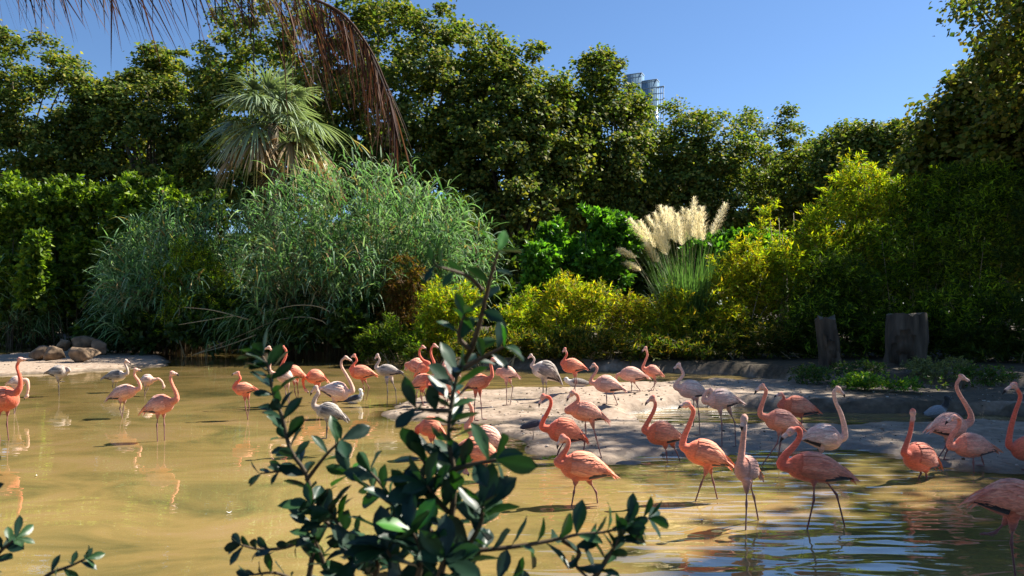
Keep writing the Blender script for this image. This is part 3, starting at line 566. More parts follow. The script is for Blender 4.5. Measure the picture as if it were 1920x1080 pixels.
# ------------------------------------------------------------------ stumps, rocks
def rocky(seed, c, r, amp=0.22, sub=3, flat=None):
    bm = bmesh.new(); bmesh.ops.create_icosphere(bm, subdivisions=sub, radius=1); rs = np.random.RandomState(seed)
    V = np.array([v.co for v in bm.verts]); F = np.array([[v.index for v in f.verts] for f in bm.faces]); bm.free()
    f1, f2 = waves(rs, 8, 1.5, 3), waves(rs, 10, 4, 8)
    for _ in range(16):                                        # cut facets so that it reads as broken stone
        nn = nrm(rs.normal(size=3)); k = V @ nn; lim = rs.uniform(0.5, 0.8); V = V - np.maximum(k - lim, 0)[:, None] * nn * 0.97
    V = V * (1 + amp * 0.3 * f1(V) + amp * 0.15 * f2(V))[:, None] * np.asarray(r) * 1.08 + np.asarray(c)
    return V, F
for k, (cx, yt, yb, hw, dpx, lb) in enumerate([(75, 650, 676, 26, 676, 'dark low boulder at the left end of the rock pile'), (102, 645, 679, 22, 679, 'dark boulder second from the left in the rock pile'),
        (152, 647, 679, 34, 679, 'largest dark boulder in front of the rock pile'), (155, 628, 660, 26, 668, 'tall sunlit boulder at the top of the rock pile'), (120, 633, 655, 17, 668, 'small pale boulder at the back of the rock pile'), (190, 637, 668, 17, 670, 'sunlit brown boulder at the right end of the rock pile')]):
    c = G(cx, dpx, 0.1); d = c[1]; s = d / FPX; hz = (yb - yt) * s / 2; zc = CAMH - ((yt + yb) / 2 - HOR) * s
    V, F = rocky(100 + k, (c[0], d, zc), (hw * s, hw * s * 0.8, hz * 1.15)); me = Geo().add(V, T=F).mesh('boulder', M_rock, (c[0], d, 0.05))
    o = link('boulder', me); o.location = (c[0], d, 0.05); tag(o, lb, 'boulder', 'boulders piled on the left sand bar')
def stump(label, x, yb, hw, yt, lean, seed, dark):
    c = G(x, yb, 0.3); d = c[1]; s = d / FPX; h = (yb - yt) * s; r = hw * s; rs = np.random.RandomState(seed)
    root = thing('tree_stump', label, 'stump', (c[0], d, 0.2), 'cut stumps on the right bank'); n = 22; f = waves(rs, 10, 1.2, 5)
    th = np.arange(n) / n * 6.2832; lv = np.array([0, .06, .15, .35, .6, .85, 1.0]); V = []
    for q in lv:
        rr = r * (1.32 - 0.9 * min(q, .2) * 2 if q < .2 else 0.95) * (1 + 0.13 * f(np.stack([np.cos(th) * 2, np.sin(th) * 2, th * 0 + q], -1)))
        V.append(np.stack([c[0] + lean * s * q + rr * np.cos(th), d + rr * np.sin(th), 0.2 + (h + 0.1) * q + 0.05 * (q == 1) * f(np.stack([np.cos(th) * 4, np.sin(th) * 4, th * 0], -1))], -1))
    V = np.concatenate(V); Q = []
    for a in range(len(lv) - 1):
        for b_ in range(n): Q.append((a * n + b_, a * n + (b_ + 1) % n, (a + 1) * n + (b_ + 1) % n, (a + 1) * n + b_))
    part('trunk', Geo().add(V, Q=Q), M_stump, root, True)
    top = V[-n:]; ce = top.mean(0) + [0, 0, 0.01]
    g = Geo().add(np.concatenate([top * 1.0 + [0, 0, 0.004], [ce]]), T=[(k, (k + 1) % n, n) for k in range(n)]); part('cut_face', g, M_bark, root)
    for k in range(7):                                        # bark plates standing proud of the wood
        a = rs.uniform(3.3, 6.1); z0 = rs.uniform(0.15, 0.55) * h; hh = rs.uniform(.25, .45) * h; wv = rs.uniform(.25, .5)
        aa = np.linspace(a - wv / 2, a + wv / 2, 4); R1, R2 = r * 1.0, r * 1.12; VV = []
        for zq in (z0, z0 + hh * .5, z0 + hh):
            for RR in (R1 * .9, R2 * rs.uniform(.97, 1.03)):
                VV += [(c[0] + lean * s * zq / h + RR * math.cos(t_), d + RR * math.sin(t_), 0.2 + zq + rs.normal() * 0.02) for t_ in aa]
        Qp = []
        for lvl in range(2):
            o_ = lvl * 8
            for i_ in range(3): Qp.append((o_ + 4 + i_, o_ + 5 + i_, o_ + 13 + i_, o_ + 12 + i_)); 
            Qp += [(o_, o_ + 4, o_ + 12, o_ + 8), (o_ + 3, o_ + 7, o_ + 15, o_ + 11)]
        for i_ in range(3): Qp += [(i_, i_ + 1, i_ + 5, i_ + 4), (16 + i_, 17 + i_, 21 + i_, 20 + i_)]
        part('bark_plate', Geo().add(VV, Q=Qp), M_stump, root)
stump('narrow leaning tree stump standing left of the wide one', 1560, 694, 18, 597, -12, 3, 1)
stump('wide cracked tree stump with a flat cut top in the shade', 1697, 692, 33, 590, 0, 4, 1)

# ------------------------------------------------------------------ glass tower behind the trees
D = 420.0; s = D / FPX
root = thing('glass_tower', 'blue glass tower top peeking over the tree line', 'tower', (P(1222, 583, D)[0], D + 8, 0.5)); root.rotation_euler.z = -0.45
m, t, b, out = newmat('tower_glass'); b.inputs['Base Color'].default_value = (0.30, 0.46, 0.62, 1); b.inputs['Roughness'].default_value = 0.08; b.inputs['Metallic'].default_value = 0.3
M_frame = rough_mat('tower_frame', (0.22, 0.30, 0.38), (0.28, 0.36, 0.44), 0.3, 0.6, 0.0)
def box(x0, x1, y0, y1, z0, z1):
    V = [(x, y, z_) for z_ in (z0, z1) for y in (y0, y1) for x in (x0, x1)]
    return V, None, [(0, 2, 3, 1), (4, 5, 7, 6), (0, 1, 5, 4), (2, 6, 7, 3), (0, 4, 6, 2), (1, 3, 7, 5)]
zpx = lambda y: CAMH - (y - HOR) * s
xpx = lambda x: (x - 960) * s
for (xa, xb, yt) in ((1180, 1215, 134), (1215.1, 1244, 150)):
    x0, x1, zt = xpx(xa), xpx(xb), zpx(yt)
    part('tower_block', Geo().add(*box(x0 + .15, x1 - .15, D + .3, D + 6, 0, zt - 0.4)), m, root)
    for zf in np.arange(60, zt, 3.6): part('floor_slab', Geo().add(*box(x0 + .12, x1 - .12, D + .1, D + .35, zf, zf + 0.5)), M_frame, root)
    for xm in np.linspace(x0 + .1, x1 - .3, 7): part('mullion', Geo().add(*box(xm, xm + .18, D + .05, D + .28, 60, zt - .4)), M_frame, root)
    part('roof_edge', Geo().add(*box(x0 + .02, x1 - .02, D + .02, D + 6.1, zt - .38, zt + .1)), M_frame, root)
for xm in np.linspace(xpx(1240) + .2, xpx(1255), 4): part('frame_post', Geo().add(*box(xm, xm + .35, D + 1, D + 1.4, 60, zpx(166))), M_frame, root)
for zf in np.arange(60, zpx(166), 3.6): part('frame_beam', Geo().add(*box(xpx(1240) + .3, xpx(1255) + .3, D + .5, D + .9, zf, zf + .4)), M_frame, root)
part('frame_beam', Geo().add(*box(xpx(1240) + .3, xpx(1255) + .6, D + .4, D + 1.5, zpx(166), zpx(166) + .6)), M_frame, root)
# ------------------------------------------------------------------ flamingos
def plumage(name, rough=0.75):
    m, t, b, out = newmat(name)
    a = t.nodes.new('ShaderNodeAttribute'); a.attribute_name = 'col'
    tc = t.nodes.new('ShaderNodeTexCoord'); mp = t.nodes.new('ShaderNodeMapping'); mp.inputs['Scale'].default_value = (14, 40, 40); t.links.new(tc.outputs['Object'], mp.inputs[0])
    n = noise(t, 1.6, 5, mp.outputs[0], 0.65)
    f = mapr(t, n.outputs[0], 0.25, 0.75, 0.6, 1.28)
    mul = t.nodes.new('ShaderNodeVectorMath'); mul.operation = 'SCALE'; t.links.new(a.outputs['Color'], mul.inputs[0]); t.links.new(f, mul.inputs['Scale'])
    t.links.new(mul.outputs[0], b.inputs['Base Color'])
    b.inputs['Roughness'].default_value = rough; b.inputs['Specular IOR Level'].default_value = 0.2
    b.inputs['Sheen Weight'].default_value = 0.25; b.inputs['Sheen Roughness'].default_value = 0.5
    bp = t.nodes.new('ShaderNodeBump'); bp.inputs['Strength'].default_value = 0.7; bp.inputs['Distance'].default_value = 0.012
    t.links.new(n.outputs[0], bp.inputs['Height']); t.links.new(bp.outputs[0], b.inputs['Normal'])
    return m
M_bird = plumage('flamingo_plumage'); M_feather = plumage('flamingo_feather', 0.65)
me_, t_, b_, _o = newmat('bird_eye'); b_.inputs['Base Color'].default_value = (0.5, 0.4, 0.08, 1); b_.inputs['Roughness'].default_value = 0.15; M_eye = me_
PALS = {  # body, neck, wing feather, leg
    'orange': ((0.84, 0.20, 0.092), (0.82, 0.18, 0.10), (0.88, 0.29, 0.165), (0.26, 0.11, 0.09)),
    'red':    ((0.80, 0.175, 0.09), (0.78, 0.14, 0.075), (0.84, 0.25, 0.14), (0.24, 0.09, 0.075)),
    'pink':   ((0.82, 0.27, 0.16), (0.80, 0.26, 0.16), (0.85, 0.36, 0.25), (0.28, 0.13, 0.11)),
    'pale':   ((0.80, 0.36, 0.25), (0.80, 0.33, 0.22), (0.82, 0.44, 0.33), (0.26, 0.14, 0.12)),
    'white':  ((0.82, 0.48, 0.37), (0.82, 0.46, 0.34), (0.83, 0.54, 0.44), (0.26, 0.15, 0.13)),
    'grey':   ((0.56, 0.46, 0.38), (0.56, 0.42, 0.34), (0.30, 0.25, 0.22), (0.14, 0.11, 0.10)),
}
def loft_ellipsoid(c, ax, r, n=10, m=8):
    ax = nrm(ax); s = np.linspace(-1, 1, m); p = np.asarray(c) + ax * (s * r[0])[:, None]
    return tube(p, np.maximum(r[1] * np.sqrt(np.clip(1 - s * s, 0, 1)), 0.002), n)
TPROF = np.array([0, .06, .16, .30, .45, .60, .74, .86, .94, .985, 1.0]); RPROF = np.array([.03, .07, .17, .32, .45, .5, .49, .40, .26, .13, .03])
CR = {'A': (0, 620, 3.6), 'B': (400, 620, 3.6), 'C': (720, 620, 3.6), 'D': (960, 640, 4.5), 'E': (960, 800, 1851 / 480), 'F': (1240, 660, 4.0), 'G': (1560, 660, 4.0), 'H': (1400, 780, 3.6)}
def smooth_remesh(parts, voxel):
    g = Geo()
    for p in parts: g.add(*p)
    me = g.mesh('tmp', M_bird); o = bpy.data.objects.new('tmp', me); sc.collection.objects.link(o)
    r = o.modifiers.new('r', 'REMESH'); r.mode = 'VOXEL'; r.voxel_size = voxel
    s = o.modifiers.new('s', 'SMOOTH'); s.iterations = 3; s.factor = 0.5
    dg = bpy.context.evaluated_depsgraph_get(); ev = o.evaluated_get(dg); em = ev.to_mesh()
    V = np.zeros(len(em.vertices) * 3, np.float32); em.vertices.foreach_get('co', V); V = V.reshape(-1, 3).astype(float)
    L = np.zeros(len(em.loops), np.int32); em.loops.foreach_get('vertex_index', L)
    st = np.zeros(len(em.polygons), np.int32); em.polygons.foreach_get('loop_start', st); tot = np.zeros(len(em.polygons), np.int32); em.polygons.foreach_get('loop_total', tot)
    Q = L[st[tot == 4][:, None] + np.arange(4)[None]]; T = L[st[tot == 3][:, None] + np.arange(3)[None]] if (tot == 3).any() else None
    ev.to_mesh_clear(); bpy.data.objects.remove(o); bpy.data.meshes.remove(me)
    return V, T, Q
bird_no = [0]
def flamingo(label, crop, con, T, C, H, neck, head, bill, pal='orange', legs=None, yaw=0.0, bow=0.10, neckr=1.0, headpal=None):
    """con: foot or water line point, T: tail tip, C: breast point, H: body depth, neck: points from breast to head - pixels of a crop of the photograph"""
    bird_no[0] += 1; rs = np.random.RandomState(200 + bird_no[0])
    ox, oy, k = CR[crop]; px = lambda p: (ox + p[0] / k, oy + p[1] / k)
    cx, cy = px(con); z0 = 0.0
    for _ in range(3):
        g0 = G(cx, cy, z0); h = gz(g0[0], g0[1]); z0 = max(0.0, h)
    s = g0[1] / FPX; O = np.array([g0[0], g0[1], 0.0]); cyaw = math.cos(yaw)
    U = np.array([math.cos(yaw), math.sin(yaw), 0]); Wd = np.array([-math.sin(yaw), math.cos(yaw), 0]); Z = np.array([0, 0, 1.0])
    def L(p, w=0.0):
        x, y = px(p); return O + U * ((x - cx) * s / cyaw) + Z * (z0 + (cy - y) * s) + Wd * w
    c = PALS[pal]; body, nk, wf, lg = [np.array(q) for q in c]
    tone = rs.uniform(0.9, 1.08)
    tT, tC = L(T), L(C); Hm = 1.1 * H / k * s
    ax = nrm(tC - tT); upv = nrm(Z - ax * (Z @ ax)); Ln = np.linalg.norm(tC - tT)
    tt = np.linspace(0, 1, 22)
    cen = lambda q: tT + (tC - tT) * np.asarray(q)[..., None] + upv * (bow * Hm * 4 * np.asarray(q) * (1 - np.asarray(q)))[..., None]
    rr = lambda q: Hm * np.interp(q, TPROF, RPROF)
    th = np.arange(14) / 14 * 2 * math.pi
    ring = cen(tt)[:, None] + rr(tt)[:, None, None] * (np.sin(th)[None, :, None] * upv + 0.74 * np.cos(th)[None, :, None] * Wd)
    V = np.concatenate([ring.reshape(-1, 3), cen(0.0)[None], cen(1.0)[None]]); m, n = 22, 14
    i = np.arange(m - 1)[:, None] * n; kk = np.arange(n)[None]; k2 = (kk + 1) % n
    Q = np.stack([i + kk, i + k2, i + n + k2, i + n + kk], -1).reshape(-1, 4); kk = np.arange(n); k2 = (kk + 1) % n
    Tr = np.concatenate([np.stack([np.full(n, m * n), k2, kk], -1), np.stack([np.full(n, m * n + 1), (m - 1) * n + kk, (m - 1) * n + k2], -1)])
    parts = [(V, Tr, Q)]
    hd, bt = L(head), L(bill)
    npts = [cen(0.80)] + [L(p) for p in neck] + [hd]
    npath = spline(npts, 34); al = np.linspace(0, 1, 34)
    nr = np.interp(al, [0, .12, .3, .6, .9, 1], [.075, .060, .040, .030, .026, .028]) * neckr
    parts.append(tube(npath, nr, 9))
    bd = nrm(bt - hd); parts.append(loft_ellipsoid(hd + bd * 0.012, bd, (0.062, 0.04)))
    # legs: hip, ankle (backward knee), foot
    if legs is None:
        q = 0.52; hx = (T[0] * (1 - q) + C[0] * q); hy = (T[1] * (1 - q) + C[1] * q) + H * 0.35
        sg = 1 if C[0] < T[0] else -1
        my = (hy + con[1]) / 2
        legs = [[(hx, hy), (hx + sg * k * 2, my + rs.uniform(-4, 4)), (con[0] + k * 1.5, con[1])], [(hx + k * 3, hy), (hx + k * 3 + sg * k * 3, my + rs.uniform(-6, 6)), (con[0] - k * 3.0, con[1] + 2)]]
    legp = []
    for j, lgp in enumerate(legs):
        wo = (0.045 if j % 2 else -0.045)
        pts = [L(p, wo) for p in lgp]
        if len(lgp) >= 3 and abs(pts[-1][2] - z0) < 0.12:
            f = pts[-1]; hb = gz(f[0], f[1]); dirn = nrm(f - pts[-2]); 
            if dirn[2] < -0.3: f = f + dirn * ((f[2] - (hb + 0.004)) / -dirn[2])
            pts[-1] = f
        hipc = pts[0]; kn = pts[1]
        parts.append(tube(np.stack([hipc + Z * 0.04, hipc * 0.7 + kn * 0.3, hipc * 0.45 + kn * 0.55]), [0.055, 0.032, 0.013], 8))
        legp.append(pts)
    near = g0[1] < 12
    V, T3, Q4 = smooth_remesh(parts, 0.0115 if near else 0.0155)
    # colours over the body
    dn = np.linalg.norm(V[:, None] - npath[None, 6:], axis=2); dmin = dn.min(1); ai = al[6:][dn.argmin(1)]
    fneck = sstep(0.09, 0.05, dmin) * 1.0
    nz = waves(rs, 10, 9, 30)(V)[:, None]
    hh = np.clip(((V - cen(0.5)) @ upv) / (Hm * 0.5 + 1e-6), -1, 1)[:, None]
    colr = body * (1 + 0.08 * nz) * (1 + 0.05 * hh)
    if pal == 'grey': colr = colr * (1 + 0.18 * nz)
    neckc = nk * (1 + 0.05 * nz)
    colr = colr * (1 - fneck[:, None]) + neckc * fneck[:, None]
    face = sstep(0.10, 0.05, np.linalg.norm(V - (hd + bd * 0.05), axis=1))[:, None]
    colr = colr * (1 - 0.7 * face) + np.array([0.80, 0.52, 0.42]) * 0.7 * face
    for pts in legp:
        fl = sstep(0.05, 0.028, np.min([np.linalg.norm(V - (pts[0] * (1 - q) + pts[1] * q), axis=1) for q in (.25, .35, .45, .55)], axis=0))[:, None]
        colr = colr * (1 - fl * .7) + (lg * 1.3) * fl * .7
    root = thing('flamingo', label, 'flamingo', (O[0], O[1], min(z0, gz(O[0], O[1]))), 'flamingos wading in the pond')
    g = Geo(); g.add(V, T3, Q4, col=np.clip(colr * tone, 0.01, 0.92))
    # lower legs, toes
    for pts in legp:
        pp = [pts[0] * 0.5 + pts[1] * 0.5] + list(pts[1:])
        path = []; rad = []
        for a_, b2 in zip(pp[:-1], pp[1:]):
            for q in (0, .1, .5, .9): path.append(a_ * (1 - q) + b2 * q); rad.append(0.0085)
        path.append(pp[-1]); rad.append(0.008); path = np.array(path); rad = np.array(rad)
        dk = np.linalg.norm(path - pts[1], axis=1); rad = rad + 0.006 * (dk < 0.02)
        lc = np.repeat(np.interp(np.linspace(0, 1, len(path)), [0, 1], [1.15, .8]), 7)[:, None] * lg
        v, t3, q4, _ = tube(path, rad, 7); g.add(v, t3, q4, col=np.concatenate([lc, [lg, lg]]))
        f = path[-1]; fwd = U * (1 if C[0] > T[0] else -1)
        for a_ in (-0.45, 0, 0.45):
            dv = fwd * math.cos(a_) + Wd * math.sin(a_); v, t3, q4, _ = tube(np.stack([f + Z * .004, f + dv * .05 + Z * .006, f + dv * .10 - Z * .002]), [.007, .006, .003], 5); g.add(v, t3, q4, col=lg)
        g.add([f + Z * .003, f + (fwd * .9 + Wd * .43) * .085, f + fwd * .08, f + (fwd * .9 - Wd * .43) * .085], T=[(0, 1, 2), (0, 2, 3)], col=lg)
    ob = part('body', g, M_bird, root, True)
    # bill: swollen, bent down in the middle, black tip
    Lb = np.linalg.norm(bt - hd); side = np.cross(bd, Wd); bend = side if side[2] > 0 else -side
    q = np.linspace(0, 1, 9)[:, None]; ctrl = hd + bd * Lb * 0.62 + bend * 0.028
    bp_ = (1 - q) ** 2 * (hd + bd * 0.03) + 2 * q * (1 - q) * ctrl + q * q * bt
    v, t3, q4, _ = tube(bp_, [.024, .023, .022, .022, .021, .018, .013, .008, .003], 8)
    bc = np.where(np.linspace(0, 1, 9)[:, None] < 0.55, np.array([[.74, .50, .42]]), np.array([[.015, .013, .013]]))
    g = Geo().add(v, t3, q4, col=np.concatenate([np.repeat(bc, 8, 0), bc[:1], bc[-1:]])); part('bill', g, M_bird, root, True)
    for sd in (-1, 1):
        e, et, eq, _ = loft_ellipsoid(hd + bd * 0.022 + bend * 0.012 + Wd * sd * 0.034, Wd * sd, (0.006, 0.007), 6, 4); part('eye', Geo().add(e, et, eq), M_eye, root, True)
    # folded wings: rows of overlapping feathers hugging the flank
    def feather(g, t0, th0, t1, th1, wdt, lift, col, tipc):
        st = 6; q = np.linspace(0, 1, st); ts = t0 + (t1 - t0) * q; hs = th0 + (th1 - th0) * q
        ct = cen(ts); r_ = rr(ts) + 0.004 + lift * (0.3 + q)
        dirr = np.sin(hs)[:, None] * upv + 0.74 * np.cos(hs)[:, None] * Wd
        mid = ct + r_[:, None] * dirr
        tang = nrm(np.gradient(mid, axis=0)); sv = nrm(np.cross(tang, nrm(dirr))); wq = wdt * np.array([.45, .85, 1, .95, .7, .12]) * .5
        a_, b2 = mid - sv * wq[:, None] - nrm(dirr) * .003, mid + sv * wq[:, None] - nrm(dirr) * .003
        VV = np.stack([a_, mid + nrm(dirr) * .003, b2], 1).reshape(-1, 3); i = np.arange(st - 1) * 3
        QQ = np.concatenate([np.stack([i, i + 1, i + 4, i + 3], -1), np.stack([i + 1, i + 2, i + 5, i + 4], -1)])
        cc = col * (1 - q[:, None] ** 2) + tipc * q[:, None] ** 2; g.add(VV, Q=QQ, col=np.repeat(cc, 3, 0))
    dt = 0.17 / max(Ln, .3)
    for sd in (-1, 1):
        g = Geo()
        for r_i in range(6):
            t0 = 0.30 + 0.092 * r_i
            for c_i in range(8):
                e = math.radians(-22 + c_i * 14 + rs.uniform(-4, 4)); th0 = e if sd > 0 else math.pi - e
                tn = rs.uniform(0.68, 1.2); cc = (wf * rs.uniform(.4, 1) + body * rs.uniform(0, .6)) ; cc = cc / cc.max() * wf.max() * tn * (0.93 + 0.02 * c_i)
                if pal == 'grey': cc = cc * rs.choice([0.55, 1.0, 1.5], p=[.35, .4, .25])
                tip = cc * 1.2 + .04 if pal != 'grey' else np.array([.5, .44, .38]) * rs.uniform(.5, 1.1)
                th1 = th0 + (0.12 if sd > 0 else -0.12) * rs.uniform(-1, 1)
                feather(g, t0 + 0.05, th0, max(t0 - dt * rs.uniform(.8, 1.1), 0.02), th1, 0.062, 0.004 + .0015 * r_i, np.clip(cc, .01, .9), np.clip(tip, .01, .92))
        for c_i in range(6):   # dark flight feathers showing under the coverts
            e = math.radians(-27 - c_i * 4); th0 = e if sd > 0 else math.pi - e
            feather(g, 0.46, th0, 0.06, th0 + (0.45 if sd > 0 else -.45), 0.05, 0.006, np.array([.03, .02, .02]), np.array([.03, .02, .02]))
        part('wing', g, M_feather, root, True)
    g = Geo()                    # loose plumes over the rump
    for c_i in range(11):
        th0 = math.radians(rs.uniform(20, 160)); st = cen(0.22) + rr(0.22) * (math.sin(th0) * upv + .74 * math.cos(th0) * Wd)
        e = tT - ax * rs.uniform(-.02, .07) - Z * rs.uniform(0, .06) + Wd * (math.cos(th0) * .04) + upv * rs.uniform(-.02, .02)
        md = (st + e) / 2 + upv * rs.uniform(.0, .015); q = np.linspace(0, 1, 5)[:, None]; p5 = (1 - q) ** 2 * st + 2 * q * (1 - q) * md + q * q * e
        sv = nrm(np.cross(e - st, upv) + upv * rs.uniform(-.5, .5)); wq = 0.022 * np.array([.7, 1, .9, .6, .1])[:, None]
        VV = np.stack([p5 - sv * wq, p5 + sv * wq], 1).reshape(-1, 3); i = np.arange(4) * 2; cc = np.clip(wf * rs.uniform(.85, 1.2), .01, .9)
        g.add(VV, Q=np.stack([i, i + 1, i + 3, i + 2], -1), col=cc)
    part('tail', g, M_feather, root, True)
    return root
F = flamingo
# left edge group
F('bright orange flamingo cut by the left edge, neck upright and bill pointing right', 'A', (15, 745), (-120, 520), (128, 450), 150, [(128, 395), (138, 340), (128, 290), (115, 240)], (135, 192), (198, 208), 'red', legs=[[(10, 520), (2, 640), (14, 745)], [(40, 520), (34, 640), (46, 748)]])
F('white flamingo preening low behind the bright orange one at the left edge', 'A', (100, 560), (50, 360), (165, 350), 75, [(180, 335), (190, 380), (185, 420)], (182, 440), (165, 465), 'white')
F('dark tailed pale flamingo standing on one leg near the rocky sand bar', 'A', (405, 440), (305, 288), (462, 285), 78, [(470, 270), (455, 250)], (440, 252), (410, 262), 'grey', legs=[[(398, 320), (404, 375), (406, 440)], [(405, 320), (385, 350), (402, 345)]])
F('grey brown flamingo with hooked neck in front of the left sand bar', 'A', (775, 415), (692, 322), (848, 305), 70, [(858, 290), (858, 255), (840, 220)], (850, 200), (885, 232), 'grey')
F('pale salmon flamingo second from the left in the open pond, body level', 'A', (828, 587), (715, 465), (925, 400), 92, [(942, 390), (938, 345), (908, 300)], (915, 262), (960, 278), 'pale')
F('whitish flamingo bowing its head behind the pale salmon one', 'A', (978, 440), (935, 345), (1040, 335), 66, [(1052, 330), (1070, 325), (1095, 345)], (1105, 375), (1102, 402), 'white')
F('salmon flamingo standing alone in sunlit shallows, its head dark faced', 'A', (1082, 745), (955, 550), (1175, 485), 118, [(1190, 465), (1188, 420), (1165, 370), (1150, 320)], (1162, 285), (1208, 308), 'pink', legs=[[(1075, 545), (1068, 640), (1072, 745)], [(1095, 545), (1100, 640), (1102, 748)]])
# centre left group
F('small orange flamingo left of the near shrub stem, head turned left', 'B', (235, 600), (295, 398), (142, 405), 78, [(140, 385), (155, 350), (182, 325)], (165, 285), (122, 305), 'orange')
F('white flamingo with raised head just behind the near shrub tip', 'B', (520, 520), (548, 335), (430, 300), 85, [(405, 290), (378, 255), (390, 200), (402, 150)], (375, 112), (332, 138), 'white')
F('orange flamingo with tall straight neck beside the white one near the shrub tip', 'B', (575, 505), (625, 315), (475, 275), 88, [(460, 255), (468, 220), (490, 170), (490, 130)], (470, 110), (446, 136), 'orange')
F('orange flamingo with its head down, between the tall necked one and the big white one', 'B', (690, 500), (772, 335), (625, 310), 90, [(612, 320), (606, 350), (612, 380)], (622, 400), (640, 425), 'orange')
F('large white pink flamingo facing right with a high hooked neck', 'B', (810, 590), (712, 400), (918, 435), 115, [(938, 410), (930, 360), (895, 295), (865, 240), (868, 200)], (895, 180), (945, 220), 'white')
F('orange flamingo behind the curled neck of the large white one', 'B', (1025, 470), (1105, 300), (922, 285), 88, [(925, 265), (945, 230), (968, 200)], (952, 165), (924, 190), 'orange', legs=[[(1005, 320), (1020, 390), (1018, 470)], [(1012, 320), (1048, 385), (1030, 472)]])
F('young grey flamingo with streaked dark wings walking in the sunlit shallows', 'B', (825, 835), (900, 600), (692, 530), 108, [(680, 510), (685, 460), (708, 420)], (692, 385), (656, 440), 'grey', legs=[[(770, 575), (772, 660), (768, 725)], [(815, 585), (820, 690), (822, 835)]])
F('slim grey brown flamingo with a pale breast near the tip of the sand bar', 'B', (1178, 505), (1278, 290), (1100, 268), 72, [(1098, 250), (1110, 220), (1122, 195)], (1108, 165), (1088, 205), 'grey', legs=[[(1172, 325), (1178, 410), (1175, 505)], [(1195, 322), (1228, 400), (1235, 495)]])
# group behind the near shrub
F('rounded salmon flamingo with tucked head left in the crowd behind the shrub', 'C', (215, 470), (275, 285), (165, 215), 95, [(150, 225), (146, 240)], (150, 250), (142, 275), 'pink')
F('orange flamingo in the crowd whose neck curls in front of the dark bank', 'C', (300, 480), (215, 300), (305, 235), 70, [(300, 220), (262, 200), (240, 165), (242, 128)], (262, 108), (285, 130), 'orange')
F('orange flamingo with head held highest, behind the near shrub', 'C', (270, 505), (165, 388), (335, 320), 92, [(345, 290), (338, 215), (318, 160), (320, 115)], (340, 92), (374, 126), 'orange')
F('orange flamingo with looped neck half hidden by a long dark leaf', 'C', (410, 520), (505, 425), (320, 370), 110, [(300, 380), (298, 345), (330, 310)], (352, 318), (352, 365), 'orange')
F('pinkish white flamingo with a raised head behind the shrub leaves', 'C', (450, 470), (505, 290), (405, 260), 78, [(400, 240), (418, 200), (428, 160)], (430, 128), (412, 160), 'white')
F('orange flamingo facing right on the sand behind the near shrub leaves', 'C', (630, 615), (545, 405), (715, 345), 95, [(725, 325), (728, 280), (720, 230)], (735, 205), (765, 228), 'orange', legs=[[(620, 420), (612, 510), (612, 605)], [(645, 415), (655, 510), (662, 622)]])
F('pale flamingo with tucked head standing on the pale sand', 'C', (838, 505), (908, 312), (775, 280), 82, [(765, 290), (768, 265), (795, 262)], (815, 272), (845, 285), 'pale', legs=[[(825, 330), (828, 410), (828, 510)], [(845, 335), (870, 385), (852, 495)]])
F('deep red flamingo with its back to us behind the near shrub leaves', 'C', (320, 860), (405, 690), (235, 640), 125, [(225, 660), (222, 700)], (228, 735), (245, 765), 'red')
F('lavender white flamingo feeding behind the long near leaves', 'C', (690, 900), (832, 835), (575, 690), 150, [(560, 650), (592, 590), (590, 520), (560, 475)], (545, 470), (530, 510), 'pale', bow=0.16)
F('orange flamingo bent over the water with a ragged tail, low behind the shrub', 'C', (650, 1010), (815, 880), (480, 800), 165, [(470, 830), (478, 880), (505, 920)], (540, 940), (570, 985), 'orange')
# sand spit
F('grey white flamingo with ruffled half open wings at the back of the sand bar', 'D', (275, 480), (412, 360), (170, 225), 150, [(165, 215), (182, 180), (186, 150)], (160, 122), (128, 168), 'grey', bow=0.22, legs=[[(260, 330), (262, 410), (262, 478)], [(285, 335), (292, 410), (285, 482)]])
F('orange flamingo with a pale face standing at the back edge of the sand', 'D', (525, 440), (635, 240), (418, 218), 112, [(420, 195), (440, 160), (462, 115)], (446, 72), (428, 112), 'orange')
F('dark orange flamingo with a hooked neck at the front of the sand spit', 'D', (600, 935), (628, 832), (300, 735), 195, [(262, 730), (258, 680), (300, 600), (328, 530), (318, 475)], (262, 462), (228, 560), 'red', legs=[[(520, 800), (612, 838), (600, 935)], [(470, 800), (400, 920), (362, 1020)]])
F('dusky pink flamingo with one long leg forward behind the dark orange one', 'D', (745, 1005), (798, 690), (490, 600), 155, [(465, 612), (500, 575), (555, 530), (550, 480)], (510, 460), (462, 540), 'pink', legs=[[(665, 680), (708, 840), (752, 1005)], [(620, 680), (622, 740), (628, 815)]])
F('greyish pink flamingo resting its neck on its breast on the sand', 'D', (800, 590), (950, 472), (690, 415), 135, [(668, 410), (672, 370), (705, 325), (718, 285)], (690, 258), (648, 312), 'pale', legs=[[(790, 460), (796, 530), (797, 592)], [(840, 470), (868, 530), (892, 592)]])
F('dusky flamingo grazing with hidden head behind the greyish pink one', 'D', (1020, 520), (1155, 408), (905, 370), 112, [(890, 380), (880, 420)], (882, 450), (890, 490), 'pale', legs=[[(1005, 425), (1008, 470), (1005, 515)], [(1025, 430), (1060, 480), (1092, 522)]])
F('small pink flamingo with a straight neck on the back ledge', 'D', (1185, 500), (1270, 368), (1118, 330), 92, [(1105, 310), (1120, 260), (1142, 200)], (1128, 140), (1094, 185), 'pink')
F('orange flamingo with drooped bill at the water edge of the spit', 'D', (1330, 1005), (1450, 830), (1130, 775), 185, [(1118, 750), (1135, 700), (1190, 600), (1210, 530)], (1185, 475), (1122, 545), 'orange', legs=[[(1285, 870), (1298, 940), (1305, 1010)], [(1355, 870), (1395, 940), (1422, 1005)]])
